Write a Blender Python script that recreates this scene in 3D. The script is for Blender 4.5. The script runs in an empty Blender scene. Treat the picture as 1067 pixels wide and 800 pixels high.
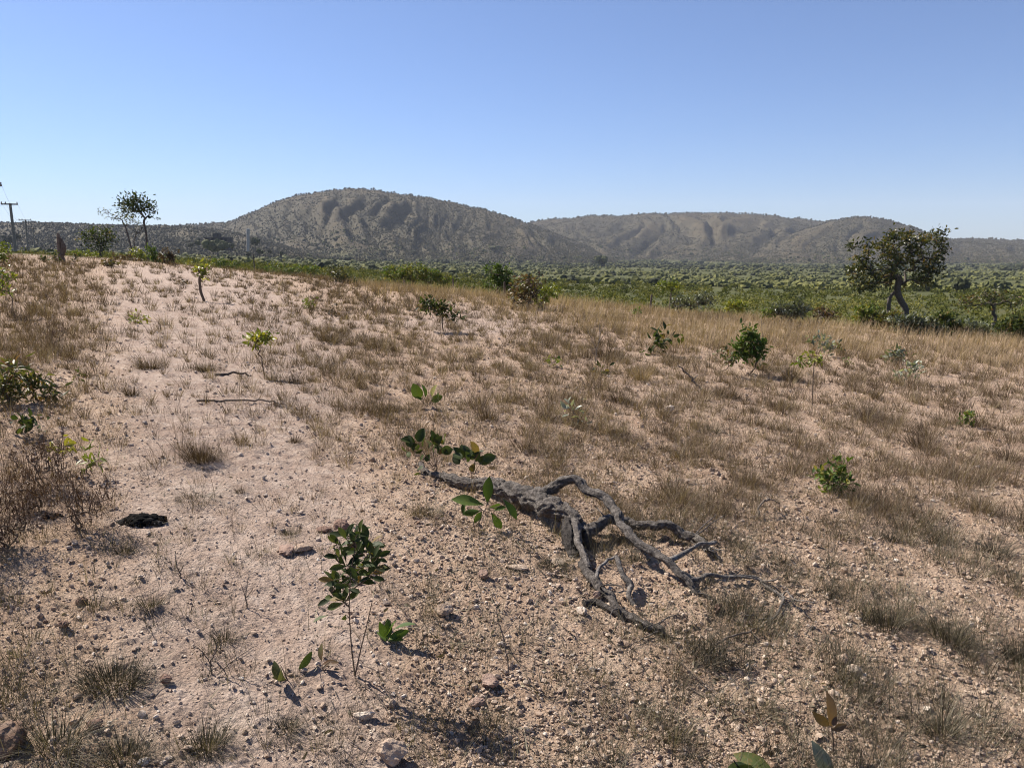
import bpy, math, random
import numpy as np
from mathutils import Vector

R = np.random.default_rng(11)
random.seed(5)
scn = bpy.context.scene
COL = scn.collection
PI = math.pi

# ------------------------------------------------------------------ camera model (photo 1067 x 800)
CH = 1.6
F = 802.0
EYE = 258.0                      # picture row of the eye level
PITCH = math.atan((400 - EYE) / F)
SP, CP = math.sin(PITCH), math.cos(PITCH)
SUN_AZ, SUN_EL = math.radians(53), math.radians(43)


def ray(px, py):
    a, b = (px - 533.5) / F, (400 - py) / F
    return np.array([a, CP + SP * b, -SP + CP * b])


def elev(py):
    b = (400 - np.asarray(py, float)) / F
    return (-SP + CP * b) / (CP + SP * b)


# ------------------------------------------------------------------ noise
_perm = np.random.default_rng(3).permutation(256)
_perm = np.concatenate([_perm, _perm])
_g = np.stack([np.cos(np.arange(16) * PI / 8), np.sin(np.arange(16) * PI / 8)], 1)


def perlin(x, y):
    x = np.asarray(x, float); y = np.asarray(y, float)
    xi = np.floor(x).astype(np.int64); yi = np.floor(y).astype(np.int64)
    xf = x - xi; yf = y - yi
    u = xf * xf * xf * (xf * (xf * 6 - 15) + 10); v = yf * yf * yf * (yf * (yf * 6 - 15) + 10)

    def gr(i, j, dx, dy):
        h = _perm[(_perm[i & 255] + j) & 255] & 15
        return _g[h, 0] * dx + _g[h, 1] * dy
    a = gr(xi, yi, xf, yf); b = gr(xi + 1, yi, xf - 1, yf)
    c = gr(xi, yi + 1, xf, yf - 1); d = gr(xi + 1, yi + 1, xf - 1, yf - 1)
    return 1.5 * ((a + u * (b - a)) * (1 - v) + (c + u * (d - c)) * v)


def fbm(x, y, o=4, g=0.5):
    s = 0; a = 1.0
    for k in range(o):
        s = s + a * perlin(x * 2 ** k + 17.3 * k, y * 2 ** k - 9.1 * k); a *= g
    return s


def ridged(x, y, o=4):
    s = 0; a = 1.0; t = 0
    for k in range(o):
        s = s + a * (1 - np.abs(perlin(x * 2 ** k + 5.7 * k, y * 2 ** k + 3.3 * k))); t += a; a *= 0.5
    return s / t


def sstep(a, b, x):
    t = np.clip((x - a) / (b - a), 0, 1)
    return t * t * (3 - 2 * t)


# ------------------------------------------------------------------ terrain
PXC = np.array([-300, 0, 100, 260, 400, 533, 700, 850, 1000, 1350], float)
ROWS = np.log(np.array([100, 200, 400, 800, 1300, 9000], float))
YPX = np.array([[267, 268, 271, 283, 297, 307, 318, 322, 324, 327],
                [266, 267, 269, 278, 289, 297, 303, 306, 307, 308],
                [265, 266, 267, 273, 281, 287, 290, 292, 293, 293],
                [264, 264.5, 265, 268, 274, 279, 281, 282, 282, 282],
                [263, 263, 263.5, 266, 271, 274, 276, 277, 277, 277],
                [259, 259, 259, 260, 261, 261, 261.5, 261.5, 261.5, 261.5]])
ZTAB = CH + np.exp(ROWS)[:, None] * elev(YPX)
EDGE_PX = np.array([-300, 0, 100, 260, 400, 533, 700, 850, 1000, 1350], float)
EDGE_Y = np.array([40, 40, 44, 40, 33, 30, 27, 26, 26, 27], float)


def col_px(x, y):
    return 533.5 + F / CP * x / np.maximum(y, 1.0)


def plane(x, y):
    return -0.065 * np.clip(x, -60, 60) - 0.013 * np.clip(y, -60, 60)


# crest layers: (px list, row list, crest distance, base distance, gully scale)
LAYERS = [
    ([-300, -60, 0, 50, 100, 150, 200, 240, 290, 340], [238, 233, 232, 232, 234, 235, 236, 241, 254, 268], 1250, 620, 90),
    ([90, 150, 200, 240, 262, 290, 320, 350, 372, 400, 440, 470, 500, 530, 560, 600, 650],
     [262, 239, 234, 231, 222, 210, 202, 198, 196.5, 199, 205, 210.5, 217, 226, 236, 252, 272], 1900, 1050, 150),
    ([470, 530, 560, 600, 650, 700, 750, 800, 840, 870, 920, 960, 1040], [262, 238, 230, 226, 224, 222, 222, 224, 229, 232, 246, 257, 272], 2700, 1450, 200),
    ([770, 800, 840, 870, 890, 905, 925, 950, 975, 1010, 1060], [268, 252, 238, 229, 226, 226, 230, 237, 246, 256, 270], 2200, 1300, 150),
    ([860, 900, 940, 980, 1020, 1060, 1110, 1200, 1350], [270, 260, 253, 249.5, 248.5, 250.5, 252, 253, 256], 2450, 1350, 150),
]


def terrain_base(x, y):
    px = np.clip(col_px(x, y), -300, 1350)
    ly = np.log(np.maximum(y, 1.0))
    lc = np.clip(ly, ROWS[0], ROWS[-1])
    z = np.zeros_like(px)
    cols = [np.interp(px, PXC, ZTAB[i]) for i in range(len(ROWS))]
    for i in range(len(ROWS) - 1):
        m = (lc >= ROWS[i]) & (lc <= ROWS[i + 1])
        t = (lc - ROWS[i]) / (ROWS[i + 1] - ROWS[i])
        z = np.where(m, cols[i] * (1 - t) + cols[i + 1] * t, z)
    ye = np.interp(px, EDGE_PX, EDGE_Y)
    le = np.log(ye)
    w = sstep(0, 1, (ly - le * 0.99) / (ROWS[0] - le * 0.99))
    w = np.where(y < 5, 0, w)
    return plane(x, y) * (1 - w) + z * w


def hill_z(x, y):
    """height of the hills alone and how far up its slope each point is"""
    px = col_px(x, y)
    out = np.full(np.shape(px), -1e9); up = np.zeros(np.shape(px)); gul = np.zeros(np.shape(px))
    for k, (cx, cy, yc, yb, sc) in enumerate(LAYERS):
        inside = (px > cx[0] - 40) & (px < cx[-1] + 40) & (y > yb * 0.8)
        if not np.any(inside):
            continue
        pxx = np.clip(px + 6 * fbm(px / 60.0 + k * 9, y / 600.0, 2), cx[0], cx[-1])
        # smooth crest table
        row = (np.interp(px - 7, cx, cy) + 2 * np.interp(px, cx, cy) + np.interp(px + 7, cx, cy)) / 4
        zc = CH + yc * elev(row)
        ybb = yb * (1 + 0.10 * fbm(px / 90.0 + 3 * k, px * 0 + 2.2, 2))
        zb = CH + ybb * elev(np.interp(np.clip(px, -300, 1350), PXC, YPX[4])) - 4
        t = (y - ybb) / (yc - ybb)
        tt = np.clip(t, 0, 1)
        prof = 0.28 * tt + 0.72 * (tt * tt * (3 - 2 * tt))
        back = np.clip(1 - (t - 1) * 0.9, 0, 1)
        zz = zb + (zc - zb) * np.where(t < 1, prof, back)
        H = np.maximum(zc - zb, 0)
        # spurs and gullies that run down from the crest, side folds on them
        wp = 0.55 * fbm(px / 95.0 + k * 3.1, tt * 1.6 + k, 3) + 0.5 * (tt - 0.5) * perlin(px / 140.0 + k * 1.7, px * 0 + 0.5)
        g = ridged(px / (0.42 * sc) + wp + k * 7.7, tt * 0.8 + k * 2.0, 3)
        g2 = ridged(px / (0.15 * sc) + 1.6 * wp + k * 2.7, tt * 1.7 + 0.5 * wp, 3)
        env = np.clip(tt * 1.5, 0, 1) * np.clip((1 - tt) * 3.0 + 0.03, 0, 1)
        cut = np.clip(g - 0.45, 0, 1) * 1.25; cut2 = np.clip(g2 - 0.5, 0, 1)
        zz = zz - H * 0.19 * env * cut - H * 0.40 * env * cut2 + H * 0.05 * env * fbm(x / 45.0, y / 60.0, 3)
        zz = zz + H * 0.028 * tt * np.clip(1 - np.abs(t - 1) * 8, 0, 1) * fbm(px / 16.0 + k * 4, px * 0 + 0.3, 3)
        gl = np.clip(cut * 1.3 + cut2 * 0.9 - 0.12, 0, 1) * np.clip(env * 2, 0, 1)
        zz = np.where((t > 0) & inside, zz, -1e9)
        better = zz > out
        out = np.where(better, zz, out); up = np.where(better, tt, up); gul = np.where(better, gl, gul)
    return out, up, gul


def macro(x, y):
    x = np.asarray(x, float); y = np.asarray(y, float)
    zb = terrain_base(x, y)
    zh = hill_z(x, y)[0]
    return np.maximum(zb, zh)


def relief(x, y):
    r = np.hypot(x, y)
    z = 0.045 * fbm(x / 2.6 + 4, y / 2.6, 3) * sstep(0.5, 3, r)
    near = 1 - sstep(25, 60, r)
    rough = 0.35 + 0.65 * sstep(-0.25, 0.45, fbm(x / 1.9 + 31, y / 1.9 + 8, 2))
    z = z + near * (0.014 * fbm(x / 0.42, y / 0.42, 3) + rough * (0.012 * fbm(x / 0.12 + 3, y / 0.12, 3)
        + 0.030 * np.maximum(0, perlin(x / 0.07 + 9, y / 0.07) - 0.15)) + 0.015 * np.maximum(0, perlin(x / 0.036 + 2, y / 0.036) - 0.05))
    far = sstep(60, 200, r) * (1 - sstep(900, 1300, y))
    return z + far * 0.5 * fbm(x / 40.0, y / 60.0, 3)


def height(x, y):
    return macro(x, y) + relief(x, y)


def gz(x, y):
    return float(height(np.array([x], float), np.array([y], float))[0])


def P(px, py, h=0.0):
    """world point on the pixel's ray that stands h above the ground"""
    d = ray(px, py)
    ts = np.exp(np.linspace(math.log(0.8), math.log(120), 1500))
    x, y, z = d[0] * ts, d[1] * ts, CH + d[2] * ts
    f = z - macro(x, y) - h
    i = int(np.argmax(f < 0))
    if f[i] >= 0:
        i = len(ts) - 1
    a, b = ts[max(i - 1, 0)], ts[i]
    for _ in range(25):
        m = (a + b) / 2
        if (CH + d[2] * m) - float(macro(np.array([d[0] * m]), np.array([d[1] * m]))[0]) - h < 0:
            b = m
        else:
            a = m
    x, y = d[0] * b, d[1] * b
    return np.array([x, y, gz(x, y) + h])


def PY(px, py, Y):
    d = ray(px, py)
    t = Y / d[1]
    return np.array([d[0] * t, Y, CH + d[2] * t])


def GY(px, Y):
    x = (px - 533.5) / F * CP * Y
    return np.array([x, Y, gz(x, Y)])


# ------------------------------------------------------------------ geometry collector
class Geo:
    def __init__(s):
        s.v = []; s.q = []; s.t = []; s.a = []; s.n = 0; s.qm = []; s.tm = []

    def add(s, v, f, tint=0.5, mat=0):
        v = np.asarray(v, float).reshape(-1, 3); f = np.asarray(f, np.int64)
        if len(v) == 0 or len(f) == 0:
            return
        (s.q if f.shape[1] == 4 else s.t).append(f + s.n)
        (s.qm if f.shape[1] == 4 else s.tm).append(np.full(len(f), mat, np.int32))
        s.v.append(v)
        s.a.append(np.broadcast_to(np.asarray(tint, float), (len(v),)).copy())
        s.n += len(v)

    def build(s, name, mats, parent=None, smooth=True, origin=None):
        me = bpy.data.meshes.new(name)
        V = np.concatenate(s.v) if s.v else np.zeros((0, 3))
        if origin is not None:
            V = V - np.asarray(origin)
        q = np.concatenate(s.q) if s.q else np.zeros((0, 4), np.int64)
        t = np.concatenate(s.t) if s.t else np.zeros((0, 3), np.int64)
        me.vertices.add(len(V)); me.vertices.foreach_set('co', V.astype(np.float32).ravel())
        nl = q.size + t.size
        me.loops.add(nl)
        me.loops.foreach_set('vertex_index', np.concatenate([q.ravel(), t.ravel()]).astype(np.int32))
        me.polygons.add(len(q) + len(t))
        st = np.concatenate([np.arange(len(q)) * 4, q.size + np.arange(len(t)) * 3]).astype(np.int32)
        me.polygons.foreach_set('loop_start', st)
        mi = np.concatenate(s.qm + s.tm) if (s.qm or s.tm) else np.zeros(0, np.int32)
        if not isinstance(mats, (list, tuple)):
            mats = [mats]
        for m in mats:
            me.materials.append(m)
        me.polygons.foreach_set('material_index', mi)
        me.polygons.foreach_set('use_smooth', np.full(len(q) + len(t), smooth))
        at = me.attributes.new('tint', 'FLOAT', 'POINT')
        at.data.foreach_set('value', np.concatenate(s.a).astype(np.float32))
        me.update(calc_edges=True)
        o = bpy.data.objects.new(name, me); COL.objects.link(o)
        if parent is not None:
            o.parent = parent
        elif origin is not None:
            o.location = origin
        return o


def thing(name, label, cat, loc, group=None):
    o = bpy.data.objects.new(name, None); COL.objects.link(o)
    o.empty_display_size = 0.1
    o.location = loc; o['label'] = label; o['category'] = cat
    if group:
        o['group'] = group
    return o


def tag(o, label=None, cat=None, group=None, kind=None):
    if label: o['label'] = label
    if cat: o['category'] = cat
    if group: o['group'] = group
    if kind: o['kind'] = kind
    return o


# ------------------------------------------------------------------ shape helpers
def grid_faces(nr, nc, wrap=False):
    i = np.arange(nr - 1)[:, None]; j = np.arange(nc if wrap else nc - 1)[None]
    jn = (j + 1) % nc
    return np.stack(np.broadcast_arrays(i * nc + j, i * nc + jn, (i + 1) * nc + jn, (i + 1) * nc + j), -1).reshape(-1, 4)


def catmull(pts, rad, n):
    pts = np.asarray(pts, float); rad = np.asarray(rad, float)
    k = len(pts)
    if k < 3:
        t = np.linspace(0, 1, n * (k - 1) + 1)
        return pts[0] + (pts[-1] - pts[0]) * t[:, None], rad[0] + (rad[-1] - rad[0]) * t
    e = np.vstack([2 * pts[0] - pts[1], pts, 2 * pts[-1] - pts[-2]])
    out = []; ro = []
    for i in range(k - 1):
        p0, p1, p2, p3 = e[i:i + 4]
        t = np.linspace(0, 1, n, endpoint=False)[:, None]
        out.append(0.5 * (2 * p1 + (p2 - p0) * t + (2 * p0 - 5 * p1 + 4 * p2 - p3) * t ** 2 + (3 * p1 - p0 - 3 * p2 + p3) * t ** 3))
        ro.append(rad[i] + (rad[i + 1] - rad[i]) * t[:, 0])
    out.append(pts[-1:]); ro.append(rad[-1:])
    return np.vstack(out), np.concatenate(ro)


def tube(g, pts, rad, n=6, tint=0.5, bark=0.0, seed=0.0, mat=0, cap=True):
    pts = np.asarray(pts, float); rad = np.broadcast_to(np.asarray(rad, float), (len(pts),))
    m = len(pts)
    T = np.gradient(pts, axis=0); T /= np.linalg.norm(T, axis=1)[:, None] + 1e-9
    up = np.array([0.31, 0.17, 0.93]) if abs(T[0, 2]) < 0.9 else np.array([0.9, 0.2, 0.1])
    A = np.zeros_like(pts)
    a = np.cross(up, T[0]); a /= np.linalg.norm(a)
    for i in range(m):
        a = a - T[i] * a.dot(T[i]); a /= np.linalg.norm(a) + 1e-9
        A[i] = a
    B = np.cross(T, A)
    th = np.arange(n) * 2 * PI / n
    rr = rad[:, None] * np.ones((m, n))
    if bark > 0:
        s = np.concatenate([[0], np.cumsum(np.linalg.norm(np.diff(pts, axis=0), axis=1))])
        S, TH = np.meshgrid(s, th, indexing='ij')
        rid = ridged(TH * 1.9 + seed + S * 3, S * 9 + seed, 3) - 0.75
        wob = fbm(np.cos(TH) * 0.9 + seed * 3, np.sin(TH) * 0.9 + S * 11, 3)
        rr = rr * (1 + bark * (1.9 * rid + 0.55 * wob))
    v = pts[:, None] + rr[..., None] * (np.cos(th)[None, :, None] * A[:, None] + np.sin(th)[None, :, None] * B[:, None])
    tv = np.broadcast_to(np.asarray(tint, float), (m,))
    tv = np.repeat(tv, n)
    g.add(v.reshape(-1, 3), grid_faces(m, n, True), tv, mat)
    if cap:
        for e, sgn in ((0, -1), (m - 1, 1)):
            vv = np.vstack([v[e], pts[e] + T[e] * sgn * rad[e] * 0.25])
            j = np.arange(n)
            f = np.stack([j, (j + 1) % n, np.full(n, n)], 1)
            g.add(vv, f if sgn > 0 else f[:, ::-1], tv[0], mat)


def frames(d, nrm):
    d = d / (np.linalg.norm(d, axis=1)[:, None] + 1e-9)
    x = np.cross(d, nrm); x /= np.linalg.norm(x, axis=1)[:, None] + 1e-9
    z = np.cross(x, d)
    return np.stack([x, d, z], 2)            # columns: across, along, normal


def leaf_template(kind='oval', na=5, fold=0.25, curl=0.25):
    s = np.linspace(0, 1, na)
    if kind == 'oval':
        w = 0.215 * np.sin(PI * s ** 0.95) ** 0.8
    elif kind == 'round':
        w = 0.34 * np.sin(PI * s ** 0.8) ** 0.6
    elif kind == 'spoon':
        w = 0.20 * np.sin(PI * s ** 1.35) ** 0.8
    else:
        w = 0.13 * np.sin(PI * s ** 0.75) ** 0.8
    w[0] = 0.02; w[-1] = 0.015
    c = np.array([-1, 0, 1.0])
    X = w[:, None] * c[None]
    Y = np.repeat(s[:, None], 3, 1)
    Z = fold * np.abs(X) - curl * (s[:, None] ** 2) * np.ones(3)[None]
    return np.stack([X, Y, Z], -1).reshape(-1, 3), grid_faces(na, 3)


def inst(g, tpl, M, T, S, tint, mat=0):
    V, f = tpl
    N = len(T)
    S = np.broadcast_to(np.asarray(S, float), (N,))
    W = np.einsum('nij,vj->nvi', M, V) * S[:, None, None] + np.asarray(T)[:, None]
    ff = (f[None] + (np.arange(N) * len(V))[:, None, None]).reshape(-1, f.shape[1])
    g.add(W.reshape(-1, 3), ff, np.repeat(np.broadcast_to(np.asarray(tint, float), (N,)), len(V)), mat)


def unit(v):
    return v / (np.linalg.norm(v, axis=-1, keepdims=True) + 1e-9)


def leaves(g, pos, d, size, tint, kind='oval', fold=0.25, curl=0.25, updown=0.7, rng=R, na=5):
    N = len(pos)
    nrm = unit(np.array([0, 0, 1.0]) * updown + rng.normal(size=(N, 3)) * (1 - updown + 0.15))
    inst(g, leaf_template(kind, na, fold, curl), frames(d, nrm), pos, size, tint)


def blades(g, root, az, lean, droop, L, W, segs, tint, mat=0):
    N = len(root)
    s = np.linspace(0, 1, segs + 1)
    ang = lean[:, None] + droop[:, None] * s[None]
    dl = (L / segs)[:, None]
    hx = np.concatenate([np.zeros((N, 1)), np.cumsum(np.sin(ang[:, :-1]) * dl, 1)], 1)
    hz = np.concatenate([np.zeros((N, 1)), np.cumsum(np.cos(ang[:, :-1]) * dl, 1)], 1)
    ca, sa = np.cos(az), np.sin(az)
    C = np.stack([root[:, 0:1] + hx * ca[:, None], root[:, 1:2] + hx * sa[:, None], root[:, 2:3] + hz], -1)
    tw = az + PI / 2 + R.normal(size=N) * 0.7
    side = np.stack([np.cos(tw), np.sin(tw), np.zeros(N)], -1)
    w = (W[:, None] * (1 - 0.85 * s[None] ** 1.6) * 0.5)[..., None]
    V = np.stack([C - side[:, None] * w, C + side[:, None] * w], 2)      # N, s, 2, 3
    k = segs + 1
    f = grid_faces(k, 2)
    ff = (f[None] + (np.arange(N) * k * 2)[:, None, None]).reshape(-1, 4)
    g.add(V.reshape(-1, 3), ff, np.repeat(np.broadcast_to(tint, (N,)), k * 2), mat)


def ico(sub):
    t = (1 + 5 ** 0.5) / 2
    v = np.array([[-1, t, 0], [1, t, 0], [-1, -t, 0], [1, -t, 0], [0, -1, t], [0, 1, t], [0, -1, -t], [0, 1, -t], [t, 0, -1], [t, 0, 1], [-t, 0, -1], [-t, 0, 1]], float)
    v /= np.linalg.norm(v[0])
    f = [[0, 11, 5], [0, 5, 1], [0, 1, 7], [0, 7, 10], [0, 10, 11], [1, 5, 9], [5, 11, 4], [11, 10, 2], [10, 7, 6], [7, 1, 8],
         [3, 9, 4], [3, 4, 2], [3, 2, 6], [3, 6, 8], [3, 8, 9], [4, 9, 5], [2, 4, 11], [6, 2, 10], [8, 6, 7], [9, 8, 1]]
    v = [tuple(a) for a in v]
    for _ in range(sub):
        mid = {}; nf = []

        def m(a, b):
            k = (min(a, b), max(a, b))
            if k not in mid:
                c = np.array(v[a]) + np.array(v[b]); c /= np.linalg.norm(c)
                mid[k] = len(v); v.append(tuple(c))
            return mid[k]
        for a, b, c in f:
            x, y, z = m(a, b), m(b, c), m(c, a)
            nf += [[a, x, z], [b, y, x], [c, z, y], [x, y, z]]
        f = nf
    return np.array(v), np.array(f)


ICO0, ICO1, ICO2, ICO3 = ico(0), ico(1), ico(2), ico(3)


def rot_random(N, tilt=1.0):
    a = R.uniform(0, 2 * PI, N)
    nrm = unit(np.stack([R.normal(size=N) * tilt, R.normal(size=N) * tilt, np.ones(N)], -1))
    d = np.stack([np.cos(a), np.sin(a), np.zeros(N)], -1)
    return frames(d - nrm * (d * nrm).sum(1)[:, None], nrm)


def rock_template(base, seed, amp=0.35, squash=(1, 0.8, 0.55)):
    r = np.random.default_rng(seed)
    V, f = base
    V = V.copy()
    for _ in range(4):                                   # chip off flat facets
        n = unit(r.normal(size=3)); c = r.uniform(0.55, 0.85)
        dd = V @ n
        V = np.where((dd > c)[:, None], V - n * (dd - c)[:, None], V)
    V = V * (1 + amp * r.uniform(-0.5, 0.5, (len(V), 1)))
    return V * np.array(squash), f


# ------------------------------------------------------------------ materials
def mat(name):
    m = bpy.data.materials.new(name); m.use_nodes = True
    nt = m.node_tree
    return m, nt, nt.nodes['Principled BSDF']


def ramp(nt, stops, fac=None):
    r = nt.nodes.new('ShaderNodeValToRGB')
    el = r.color_ramp.elements
    while len(el) < len(stops):
        el.new(0.5)
    for e, (p, c) in zip(el, stops):
        e.position = p; e.color = (*c, 1)
    if fac is not None:
        nt.links.new(fac, r.inputs[0])
    return r


def noise(nt, scale, detail=4, rough=0.55, coord=None, dist=0.0):
    n = nt.nodes.new('ShaderNodeTexNoise')
    n.inputs['Scale'].default_value = scale; n.inputs['Detail'].default_value = detail
    n.inputs['Roughness'].default_value = rough; n.inputs['Distortion'].default_value = dist
    if coord is not None:
        nt.links.new(coord, n.inputs['Vector'])
    return n


def attr(nt, name):
    a = nt.nodes.new('ShaderNodeAttribute'); a.attribute_name = name
    return a.outputs['Fac']


def mix(nt, a, b, fac, mode='MIX'):
    m = nt.nodes.new('ShaderNodeMix'); m.data_type = 'RGBA'; m.blend_type = mode
    for s, v in ((m.inputs[6], a), (m.inputs[7], b)):
        if isinstance(v, tuple): s.default_value = (*v, 1)
        else: nt.links.new(v, s)
    if isinstance(fac, (int, float)): m.inputs[0].default_value = fac
    else: nt.links.new(fac, m.inputs[0])
    return m.outputs[2]


def math_n(nt, op, a, b=None, c=None):
    m = nt.nodes.new('ShaderNodeMath'); m.operation = op
    for i, v in enumerate((a, b, c)):
        if v is None: continue
        if isinstance(v, (int, float)): m.inputs[i].default_value = v
        else: nt.links.new(v, m.inputs[i])
    return m.outputs[0]


def mapr(nt, v, a, b, c=0.0, d=1.0):
    m = nt.nodes.new('ShaderNodeMapRange')
    nt.links.new(v, m.inputs[0])
    for i, k in enumerate((a, b, c, d)):
        m.inputs[i + 1].default_value = k
    return m.outputs[0]


def dim(stops, k):
    return [(p, tuple(v * k for v in c)) for p, c in stops]


def leaf_mat(name, stops, rough=0.45, trans=0.35, spec=0.4, vary=30.0):
    stops = dim(stops, 0.85)
    m, nt, b = mat(name)
    t = attr(nt, 'tint')
    geo = nt.nodes.new('ShaderNodeNewGeometry')
    n = noise(nt, vary, 3, 0.6, geo.outputs['Position'])
    f = math_n(nt, 'ADD', t, mapr(nt, n.outputs[0], 0.3, 0.7, -0.12, 0.12))
    c = ramp(nt, stops, f).outputs[0]
    nt.links.new(c, b.inputs['Base Color'])
    b.inputs['Roughness'].default_value = rough
    b.inputs['Specular IOR Level'].default_value = spec
    tr = nt.nodes.new('ShaderNodeBsdfTranslucent')
    nt.links.new(mix(nt, c, (1.0, 0.95, 0.35), 1.0, 'MULTIPLY'), tr.inputs[0])
    ms = nt.nodes.new('ShaderNodeMixShader'); ms.inputs[0].default_value = trans
    nt.links.new(b.outputs[0], ms.inputs[1]); nt.links.new(tr.outputs[0], ms.inputs[2])
    nt.links.new(ms.outputs[0], nt.nodes['Material Output'].inputs[0])
    return m


def plain_mat(name, stops, scale=20, rough=0.9, bump=0.0, bscale=60, attr_w=1.0, spec=0.2):
    stops = dim(stops, 0.82)
    m, nt, b = mat(name)
    geo = nt.nodes.new('ShaderNodeNewGeometry')
    t = attr(nt, 'tint')
    n = noise(nt, scale, 5, 0.65, geo.outputs['Position'])
    f = math_n(nt, 'ADD', math_n(nt, 'MULTIPLY', math_n(nt, 'SUBTRACT', t, 0.5), attr_w), mapr(nt, n.outputs[0], 0.25, 0.75, 0.15, 0.85))
    nt.links.new(ramp(nt, stops, f).outputs[0], b.inputs['Base Color'])
    b.inputs['Roughness'].default_value = rough
    b.inputs['Specular IOR Level'].default_value = spec
    if bump:
        n2 = noise(nt, bscale, 6, 0.7, geo.outputs['Position'])
        bp = nt.nodes.new('ShaderNodeBump'); bp.inputs['Strength'].default_value = 0.9; bp.inputs['Distance'].default_value = bump
        nt.links.new(n2.outputs[0], bp.inputs['Height']); nt.links.new(bp.outputs[0], b.inputs['Normal'])
    return m


M = {}
M['dark_leaf'] = leaf_mat('dark_leaf', [(0.0, (0.024, 0.036, 0.013)), (0.5, (0.05, 0.075, 0.022)), (0.85, (0.10, 0.125, 0.034)), (1.0, (0.22, 0.15, 0.05))], rough=0.6, spec=0.22, vary=60)
M['green_leaf'] = leaf_mat('green_leaf', [(0.0, (0.05, 0.09, 0.02)), (0.5, (0.09, 0.15, 0.03)), (0.9, (0.16, 0.21, 0.045)), (1.0, (0.3, 0.26, 0.08))], rough=0.6, spec=0.22, vary=60)
M['yellow_leaf'] = leaf_mat('yellow_leaf', [(0.0, (0.14, 0.19, 0.03)), (0.5, (0.27, 0.29, 0.035)), (1.0, (0.42, 0.38, 0.05))])
M['olive_leaf'] = leaf_mat('olive_leaf', [(0.0, (0.05, 0.06, 0.022)), (0.5, (0.10, 0.115, 0.035)), (0.85, (0.17, 0.16, 0.045)), (1.0, (0.2, 0.11, 0.05))])
M['rust_leaf'] = leaf_mat('rust_leaf', [(0.0, (0.045, 0.035, 0.02)), (0.4, (0.10, 0.07, 0.035)), (0.75, (0.19, 0.11, 0.06)), (1.0, (0.12, 0.13, 0.04))])
M['silver_leaf'] = leaf_mat('silver_leaf', [(0.0, (0.07, 0.08, 0.05)), (0.5, (0.16, 0.18, 0.12)), (1.0, (0.38, 0.40, 0.31))], rough=0.4)
M['oak_leaf'] = leaf_mat('oak_leaf', [(0.0, (0.026, 0.034, 0.012)), (0.45, (0.05, 0.062, 0.019)), (0.75, (0.10, 0.11, 0.03)), (0.93, (0.17, 0.16, 0.04)), (1.0, (0.28, 0.18, 0.05))], rough=0.35)
M['dry_blade'] = leaf_mat('dry_blade', [(0.0, (0.06, 0.04, 0.03)), (0.35, (0.15, 0.103, 0.072)), (0.7, (0.26, 0.195, 0.135)), (1.0, (0.40, 0.33, 0.235))], rough=0.7, trans=0.25, spec=0.2)
M['grey_blade'] = leaf_mat('grey_blade', [(0.0, (0.035, 0.03, 0.023)), (0.4, (0.115, 0.096, 0.066)), (0.8, (0.23, 0.20, 0.135)), (1.0, (0.36, 0.32, 0.23))], rough=0.7, trans=0.2, spec=0.2)
M['straw_blade'] = leaf_mat('straw_blade', [(0.0, (0.20, 0.14, 0.085)), (0.5, (0.40, 0.295, 0.185)), (1.0, (0.58, 0.47, 0.33))], rough=0.65, trans=0.3, spec=0.2)
M['rust_blade'] = leaf_mat('rust_blade', [(0.0, (0.05, 0.028, 0.022)), (0.5, (0.115, 0.068, 0.048)), (1.0, (0.22, 0.15, 0.10))], rough=0.8, trans=0.2, spec=0.1)
M['bark'] = plain_mat('bark', [(0.0, (0.05, 0.042, 0.036)), (0.5, (0.12, 0.10, 0.085)), (1.0, (0.22, 0.19, 0.165))], 14, bump=0.02, bscale=25)
M['dead_wood'] = plain_mat('dead_wood', [(0.0, (0.03, 0.025, 0.022)), (0.38, (0.10, 0.086, 0.076)), (0.62, (0.20, 0.175, 0.156)), (1.0, (0.46, 0.42, 0.38))], 45, bump=0.03, bscale=75)
M['stem'] = plain_mat('stem', [(0.0, (0.07, 0.05, 0.036)), (0.5, (0.15, 0.11, 0.08)), (1.0, (0.25, 0.2, 0.15))], 40)
M['twig'] = plain_mat('twig', [(0.0, (0.06, 0.048, 0.04)), (0.5, (0.14, 0.11, 0.09)), (1.0, (0.34, 0.29, 0.23))], 60)
M['char'] = plain_mat('char', [(0.0, (0.008, 0.008, 0.008)), (0.5, (0.022, 0.021, 0.02)), (0.75, (0.07, 0.066, 0.062)), (1.0, (0.24, 0.23, 0.22))], 60, rough=1.0, bump=0.012, bscale=120, spec=0.02)
M['stone'] = plain_mat('stone', [(0.0, (0.20, 0.125, 0.085)), (0.35, (0.38, 0.275, 0.2)), (0.65, (0.52, 0.4, 0.305)), (1.0, (0.70, 0.605, 0.505))], 30, bump=0.004, bscale=120)
M['red_stone'] = plain_mat('red_stone', [(0.0, (0.13, 0.075, 0.055)), (0.5, (0.26, 0.165, 0.125)), (1.0, (0.40, 0.285, 0.225))], 30, bump=0.006, bscale=90)
M['post_wood'] = plain_mat('post_wood', [(0.0, (0.09, 0.07, 0.055)), (0.5, (0.17, 0.135, 0.105)), (1.0, (0.27, 0.22, 0.18))], 8, bump=0.02, bscale=20)
M['concrete'] = plain_mat('concrete', [(0.0, (0.2, 0.18, 0.155)), (1.0, (0.32, 0.29, 0.25))], 3)
M['ceramic'] = plain_mat('ceramic', [(0.0, (0.1, 0.07, 0.05)), (1.0, (0.16, 0.11, 0.09))], 5, rough=0.4)
M['wire'] = plain_mat('wire', [(0.0, (0.1, 0.1, 0.1)), (1.0, (0.18, 0.18, 0.18))], 2, rough=0.5)
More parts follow.
